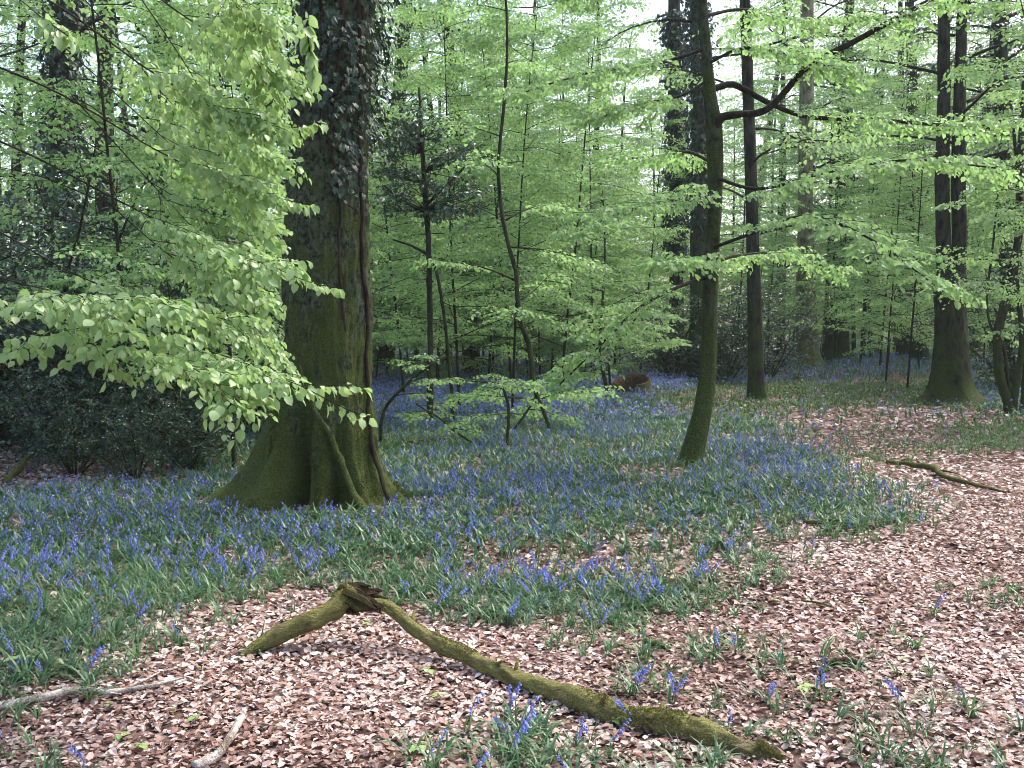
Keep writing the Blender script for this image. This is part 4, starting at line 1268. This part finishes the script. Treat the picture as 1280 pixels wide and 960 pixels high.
stick('bleached grey stick with dark tip lying across the near leaf litter', [(-30, 900, .02, .019), (40, 884, .022, .018), (85, 873, .03, .016), (130, 868, .02, .013), (185, 862, .015, .009), (232, 851, .02, .004)], B_PALE, [[(150, 866, .02, .006), (200, 850, .06, .003)]])
stick('short pale debarked stick at the bottom edge of the picture', [(240, 962, .012, .020), (268, 951, .018, .017), (286, 930, .025, .016), (300, 908, .03, .015), (306, 899, .028, .008)], B_PALE)
stick('dark stick propped by the leaf patch near the holly bushes', [(8, 608, .02, .035), (24, 594, .06, .032), (42, 580, .12, .026)], B_MOSSTICK)
stick('long forked mossy stick beyond the litter beside the path', [(1108, 580, .02, .022), (1140, 586, .035, .03), (1168, 592, .04, .032), (1180, 602, .035, .026), (1215, 610, .02, .018), (1256, 618, .01, .010)], B_MOSSTICK, [[(1165, 591, .04, .02), (1182, 594, .05, .012), (1200, 596, .03, .006)]])
stick('thin mossy stick in the blue strip before the slender beech', [(918, 592, .05, .020), (935, 602, .04, .018), (965, 607, .035, .016), (1000, 606, .03, .012), (1030, 608, .02, .006)], B_MOSSTICK)
stick('small mossy stick at the edge of the path litter', [(1003, 668, .02, .018), (1020, 669, .03, .017), (1045, 670, .03, .012), (1070, 674, .01, .006)], B_MOSSTICK)
stick('stubby brown piece of bark on the near path', [(1034, 843, .012, .014), (1050, 841, .018, .017), (1066, 842, .018, .015), (1080, 846, .008, .007)], B_ROT)
stick('short mossy stub among sparse bluebells beyond the fallen branch', [(805, 808, .012, .014), (822, 812, .018, .015), (838, 816, .01, .009)], B_MOSSTICK)
stick('straight grey stick lying in bluebells beyond the massive trunk', [(500, 562, .05, .014), (540, 558, .06, .018), (575, 556, .06, .018), (605, 555, .05, .012)], B_MOSSTICK)
stick('thin twig poking from the litter near the bark piece', [(1000, 757, .01, .006), (1020, 762, .02, .006), (1040, 765, .01, .004)], B_MOSSTICK)

# hollow stump
cs = gpos(790, 494)
st = thing('tree_stump', 'low hollow mossy stump beside the little sapling in the bluebells', 'stump', (cs[0], cs[1], 0))
nn, rows = 40, 12
th = np.linspace(0, 2 * np.pi, nn, endpoint=False)
rim = .36 + .12 * np.sin(th + .4) + .07 * (vn(np.cos(th) * 3, np.sin(th) * 3, 1, 71) - .5)
rim = np.where(np.abs(np.angle(np.exp(1j * (th + 2.0)))) < .5, rim * .45, rim)
V = []
for i in range(rows):
    f = i / (rows - 1)
    r = (.50 - .10 * f ** .6) * (1 + .14 * (vn(np.cos(th) * 2, np.sin(th) * 2, f * 2, 72) - .5)) + .12 * np.exp(-f * 6) * np.maximum(0, np.cos(3 * th))
    V.append(np.stack([r * np.cos(th), r * np.sin(th) * .8, rim * f - .03], -1))
for f in (.0, .5, 1):
    r = .36 - .10 * f
    V.append(np.stack([r * np.cos(th), r * np.sin(th) * .8, rim * (1 - f * .85) - .02], -1))
V = np.vstack(V)
tot = rows + 3
ii = np.arange(tot - 1)[:, None] * nn
jj = np.arange(nn)[None]
q = np.stack([ii + jj, ii + (jj + 1) % nn, ii + nn + (jj + 1) % nn, ii + nn + jj], -1).reshape(-1, 4)
obj('shell', mesh('shell', V, [q[:(rows - 1) * nn]], B_MOSSTICK, smooth=True), st)
obj('hollow', mesh('hollow', V, [q[(rows - 1) * nn:]], B_ROT, smooth=True), st)
TREES_CLEAR.append((cs[0], cs[1], .55))


# ------------------------------------------------------------------ bluebells
def blade(L, w, az, el, bend, seg):
    """arching strap leaf"""
    P = limb_path([rng.normal(0, .012), rng.normal(0, .012), 0], az, el, L, seg + 1, -bend, .04)
    T = nrm(np.gradient(P, axis=0))
    sd = nrm(np.cross(T, [0, 0, 1.0]))
    t = np.linspace(0, 1, seg + 1)
    ww = w * np.minimum(1, .55 + 1.6 * t) * np.clip((1 - t) * 2.4, .04, 1)
    up = np.cross(sd, T)
    V = np.empty((2 * (seg + 1), 3))
    V[0::2] = P + sd * ww[:, None] * .5 + up * ww[:, None] * .15
    V[1::2] = P - sd * ww[:, None] * .5 + up * ww[:, None] * .15
    i = np.arange(seg) * 2
    return V, np.stack([i, i + 1, i + 3, i + 2], -1)


def rosette(nl, seg, L=(.16, .28), w=(.009, .016)):
    Vs, Fs, off = [], [], 0
    for k in range(nl):
        V, Fi = blade(rng.uniform(*L), rng.uniform(*w), rng.uniform(0, 6.28), rng.uniform(.75, 1.45), rng.uniform(.8, 2.2), seg)
        Vs.append(V)
        Fs.append(Fi + off)
        off += len(V)
    return np.vstack(Vs), [np.vstack(Fs)], [0]


def spike(lod):
    """flower stem with nodding bells; materials: stalk, petal"""
    H = rng.uniform(.21, .30)
    az = rng.uniform(0, 6.28)
    P = limb_path([0, 0, 0], az, 1.5, H, 7, -.75 if lod < 2 else -.4, .02)
    Vs, Q0, T1, off = [], [], [], 0
    if lod == 2:
        n = 3
        p = P[rng.integers(3, 7, n)] + rng.normal(0, .016, (n, 3))
        V, Fi = stamp(LEAF_FAR, p, rng.normal(0, 1, (n, 3)) + [0, 0, -.6], rng.normal(0, 1, (n, 3)), rng.uniform(.04, .062, n))
        return V, [Fi], [1]
    T = Tubes()
    T.add(P[::2] if lod else P, np.linspace(.0028, .0014, len(P[::2] if lod else P)), 3, False)
    Vs.append(T.V[0])
    Q0 = T.F[0]
    off = len(T.V[0])
    nb_ = rng.integers(6, 10) if lod == 0 else rng.integers(4, 7)
    quads, tris = [], []
    for k in range(nb_):
        f = 3.0 + 3.0 * k / (nb_ - 1)
        i = min(int(f), 5)
        c = P[i] + (P[i + 1] - P[i]) * (f - i)
        a2 = az + rng.normal(0, 1.1)
        o = np.array([math.cos(a2), math.sin(a2), 0])
        c = c + o * rng.uniform(.008, .018)
        ax = nrm(np.array([0, 0, -1.0]) + o * rng.uniform(.1, .8))
        u = nrm(np.cross(ax, [0.3, .9, .1]))
        v = np.cross(ax, u)
        s_ = rng.uniform(.7, 1.15)
        m = 6 if lod == 0 else 3
        tt = np.linspace(0, 2 * np.pi, m, endpoint=False)
        rings = ((0, .003), (.008, .0075), (.017, .0075), (.021, .012)) if lod == 0 else ((0, .006), (.023, .013))
        st_ = off
        for z_, r_ in rings:
            Vs.append(c + ax * z_ * s_ + r_ * s_ * (np.cos(tt)[:, None] * u + np.sin(tt)[:, None] * v))
            off += m
        for r_ in range(len(rings) - 1):
            for j in range(m):
                quads.append([st_ + r_ * m + j, st_ + r_ * m + (j + 1) % m, st_ + (r_ + 1) * m + (j + 1) % m, st_ + (r_ + 1) * m + j])
    return np.vstack(Vs), [Q0, np.array(quads)], [0, 1]


def off_log(x, y):
    m = np.ones(x.shape, bool)
    for Q in (Q1[::4], Q2[::4]):
        for q in Q:
            m &= (x - q[0]) ** 2 + (y - q[1] + .04) ** 2 > (.10 if Q is Q2[::4] else .15) ** 2
    return m


def plant_mass(protos, x, y, s, mats, name, zoff=0.0, lean=.12, rndw=None):
    """many plants joined into one mesh"""
    Vs, Fl, Ml, Rs, off = [], [], [], [], 0
    pick = rng.integers(0, len(protos), len(x))
    for k, (PV, PF, PM) in enumerate(protos):
        m = pick == k
        nk = m.sum()
        if not nk:
            continue
        az = rng.uniform(0, 6.28, nk)
        c, s_ = np.cos(az), np.sin(az)
        sc = s[m]
        VX = (PV[None, :, 0] * c[:, None] - PV[None, :, 1] * s_[:, None]) * sc[:, None]
        VY = (PV[None, :, 0] * s_[:, None] + PV[None, :, 1] * c[:, None]) * sc[:, None]
        VZ = np.broadcast_to(PV[None, :, 2], VX.shape) * sc[:, None]
        lx, ly = rng.normal(0, lean, (2, nk))
        V = np.stack([VX + VZ * lx[:, None] + x[m][:, None], VY + VZ * ly[:, None] + y[m][:, None], VZ + (gz(x[m], y[m]) + zoff)[:, None]], -1).reshape(-1, 3)
        sh = (np.arange(nk) * len(PV))[:, None, None]
        for Fi, mi_ in zip(PF, PM):
            Fl.append((Fi[None] + sh).reshape(-1, Fi.shape[1]) + off)
            Ml.append(mi_)
        rr = rng.random(nk) if rndw is None else rndw[m]
        Rs.append(np.repeat(rr, len(PV)) * .7 + .3 * rng.random(nk * len(PV)))
        Vs.append(V)
        off += len(V)
    return mesh(name, np.vstack(Vs), Fl, mats, np.concatenate(Rs), mi=Ml)


ROS = {0: [rosette(8, 4) for _ in range(8)], 1: [rosette(5, 2, (.17, .30), (.015, .026)) for _ in range(8)], 2: [rosette(4, 2, (.18, .32), (.026, .045)) for _ in range(6)], 3: [rosette(3, 1, (.18, .30), (.05, .09)) for _ in range(6)]}
SPK = {0: [spike(0) for _ in range(10)], 1: [spike(1) for _ in range(10)], 2: [spike(2) for _ in range(8)], 3: [spike(2) for _ in range(8)]}
near_leaf = None
SINGLES = []
groups = {}
for y0, y1, dens, lod, sc in ((2.9, 6.6, 330, 0, .52), (6.6, 10, 360, 1, .56), (10, 15, 230, 1, .62), (15, 26, 78, 2, .75), (26, 48, 20, 3, 1.0), (48, 85, 6, 3, 1.4)):
    x, y = scatter(y0, y1, dens)
    px, py, veg, blue, gr = fields(x, y)
    clump = np.clip(vn(x * 2.6, y * 2.6, 0, 41) * 1.5 + .05, 0, 1)
    k = (rng.random(len(x)) < veg * (.45 + .55 * clump)) & (px > -160) & (px < 1440) & (py < 1030) & clear_of_trunks(x, y)
    if y0 < 6:
        k &= off_log(x, y) | (rng.random(len(x)) < .12)
    x, y, blue, gr, px, py = x[k], y[k], blue[k], gr[k], px[k], py[k]
    s = sc * rng.uniform(.65, 1.2, len(x))
    s = np.where(gr, s * .75, s)
    s = s * np.interp(y, [3, 5.4, 6.4, 7.6], [1.2, 1.3, 1.2, 1.0])
    fl = rng.random(len(x)) < np.where(y < 15, .72, 1.0) * blue * np.clip(1.9 * vn(x * .9, y * .9, 0, 42) + .7 * vn(x * 2.7, y * 2.7, 0, 44) - .35 + .5 * (blue > .8), .08, 1)
    g = groups.setdefault(lod, [[], [], [], [], []])
    for a, b in zip(g, (x, y, s, fl, gr)):
        a.append(b)
PLANTS = {l: [np.concatenate(a) for a in g] for l, g in groups.items()}

# the 300 plants in flower that show largest stand singly
x, y, s, fl, gr = PLANTS[0]
px, py = topx(x, y, np.full(len(x), .1))
x1, y1, s1, fl1, gr1 = PLANTS[1]
see = fl & (px > 3) & (px < 1277) & (py < 957)
o_ = np.argsort(np.where(see, y / s, 999))[:300]
o_ = o_[see[o_]]
bl_leaf = [mesh('bluebell', v, f, M_BLADE, rng.random(len(v))) for v, f, m in ROS[0]]
bl_spk = [mesh('flower_spike', v, f, [M_STALK, M_PETAL], np.repeat(rng.random(), len(v)) * .6 + .4 * rng.random(len(v)), mi=m) for v, f, m in SPK[0]]
LABB = 'bluebell plant with strap leaves and nodding blue flowers at the edge of the leaf litter'
for i in o_:
    b = obj('bluebell', bl_leaf[i % 8], None, (x[i], y[i], float(gz(x[i], y[i]))), rng.uniform(0, 6.28), float(s[i]), label=LABB, category='flower', group='bluebells nearest the path')
    obj('flower_spike', bl_spk[i % 10], b)
    if i % 3 == 0:
        obj('flower_spike', bl_spk[(i + 4) % 10], b, (.03, .02, 0), 2.0)
rest = np.ones(len(x), bool)
rest[o_] = False
PLANTS[0] = [a[rest] for a in PLANTS[0]]
BL, LABF = [], []
for lod in (0, 1, 2, 3):
    x, y, s, fl, gr = PLANTS[lod]
    w = np.clip(vn(x * .8, y * .8, 0, 43) * .6 + rng.random(len(x)) * .5 - .05, 0, 1)
    nm_ = 'bluebell_leaves'
    lb = ('strap shaped bluebell leaves fringing the near leaf litter', 'carpet of bluebell leaves around the massive trunk', 'carpet of green bluebell leaves around the hollow stump', 'far carpet of green bluebell leaves under the distant trees')[lod]
    if (~gr).any():
        obj(nm_, plant_mass(ROS[lod], x[~gr], y[~gr], s[~gr], M_BLADE, nm_, rndw=w[~gr]), kind='stuff', label=lb, category='leaves')
    if gr.any():
        obj('grass', plant_mass(ROS[lod], x[gr], y[gr], s[gr], M_GRASS, 'grass', rndw=w[gr]), kind='stuff', label=('', 'short green grass near the forked stick', 'short green grass around the forked tree', 'short green grass before the golden trunk')[lod] or 'green grass tufts by the near path', category='grass')
    if fl.any():
        rep = (1, 1, 2, 1)[lod]
        xx, yy, ss = (np.repeat(a[fl], rep) for a in (x, y, s))
        xx = xx + rng.normal(0, .05, len(xx))
        yy = yy + rng.normal(0, .05, len(xx))
        obj('bluebell_flowers', plant_mass(SPK[lod], xx, yy, ss * rng.uniform(.75, 1.25, len(xx)), [M_STALK, M_PETAL], 'bluebell_flowers'), kind='stuff',
            label=('scattered blue bluebell flowers along the litter edge', 'dense blue bluebell flowers around the massive trunk', 'drift of blue bluebell flowers around the hollow stump', 'farthest drift of blue bluebell flowers under the distant trees')[lod], category='flowers')

# ------------------------------------------------------------------ seedlings on the litter
def seedling_mesh(n):
    Vs, Fs, off = [], [], 0
    for k in range(n):
        a = k * 6.283 / n + rng.normal(0, .5)
        V, Fi = stamp(LEAF_NEAR, np.array([[.006 * math.cos(a), .006 * math.sin(a), .05]]), np.array([[math.cos(a), math.sin(a), rng.uniform(-.2, .25)]]), np.array([[0, 0, 1.0]]), np.array([rng.uniform(.5, 1.3) * .045]))
        Vs.append(V)
        Fs.append(Fi + off)
        off += len(V)
    return mesh('seedling_leaves', np.vstack(Vs), [np.vstack(Fs)], M_SEED, rng.random(off), smooth=True)


sd_me = [seedling_mesh(k) for k in (2, 3, 4, 4, 5)]
Ts = Tubes()
Ts.add(np.array([[0, 0, -.01], [.002, .001, .025], [0, 0, .052]]), [.0018, .0015, .0012], 4)
sd_stem = Ts.mesh('stem', M_STALK)
for i, (px, py, s_, where) in enumerate([(135, 882, 1.0, 'beside the bleached grey stick'), (213, 884, .8, 'past the dark tip of the bleached stick'), (245, 900, 1.2, 'above the short pale debarked stick'), (151, 922, 1.0, 'below the bleached grey stick'),
                                      (174, 935, 1.0, 'lowest beneath the bleached grey stick'), (252, 835, .8, 'between bleached stick and snapped branch'), (30, 845, 2.2, 'large, by the bluebell fringe'),
                                      (537, 840, 1.3, 'under the snapped branch, upper one'), (548, 873, 1.5, 'under the snapped branch, lower one'), (527, 936, 1.2, 'alone near the bottom edge'), (740, 737, 1.1, 'in the bluebell patch beyond the branch'),
                                      (795, 790, 1.2, 'beyond the middle of the fallen branch'), (767, 900, 1.1, 'against the thick part of the fallen branch'), (665, 862, 1.2, 'close under the fallen branch'), (1004, 878, 1.5, 'past the tapered end of the fallen branch'),
                                      (1127, 838, 1.2, 'on the path beside the bark piece'), (1079, 762, .9, 'on the path farther up'), (967, 754, .9, 'by the thin twig'), (1060, 705, .8, 'near the small mossy stick'), (460, 775, .8, 'under the bend of the snapped branch')]):
    p = gpos(px, py)
    t = thing('seedling', 'bright green seedling on the leaf litter, ' + where, 'seedling', p, 'seedlings on the leaf litter', rng.uniform(0, 6), s_ * rng.uniform(.55, .85))
    obj('stem', sd_stem, t)
    obj('leaf', sd_me[i % 5], t)
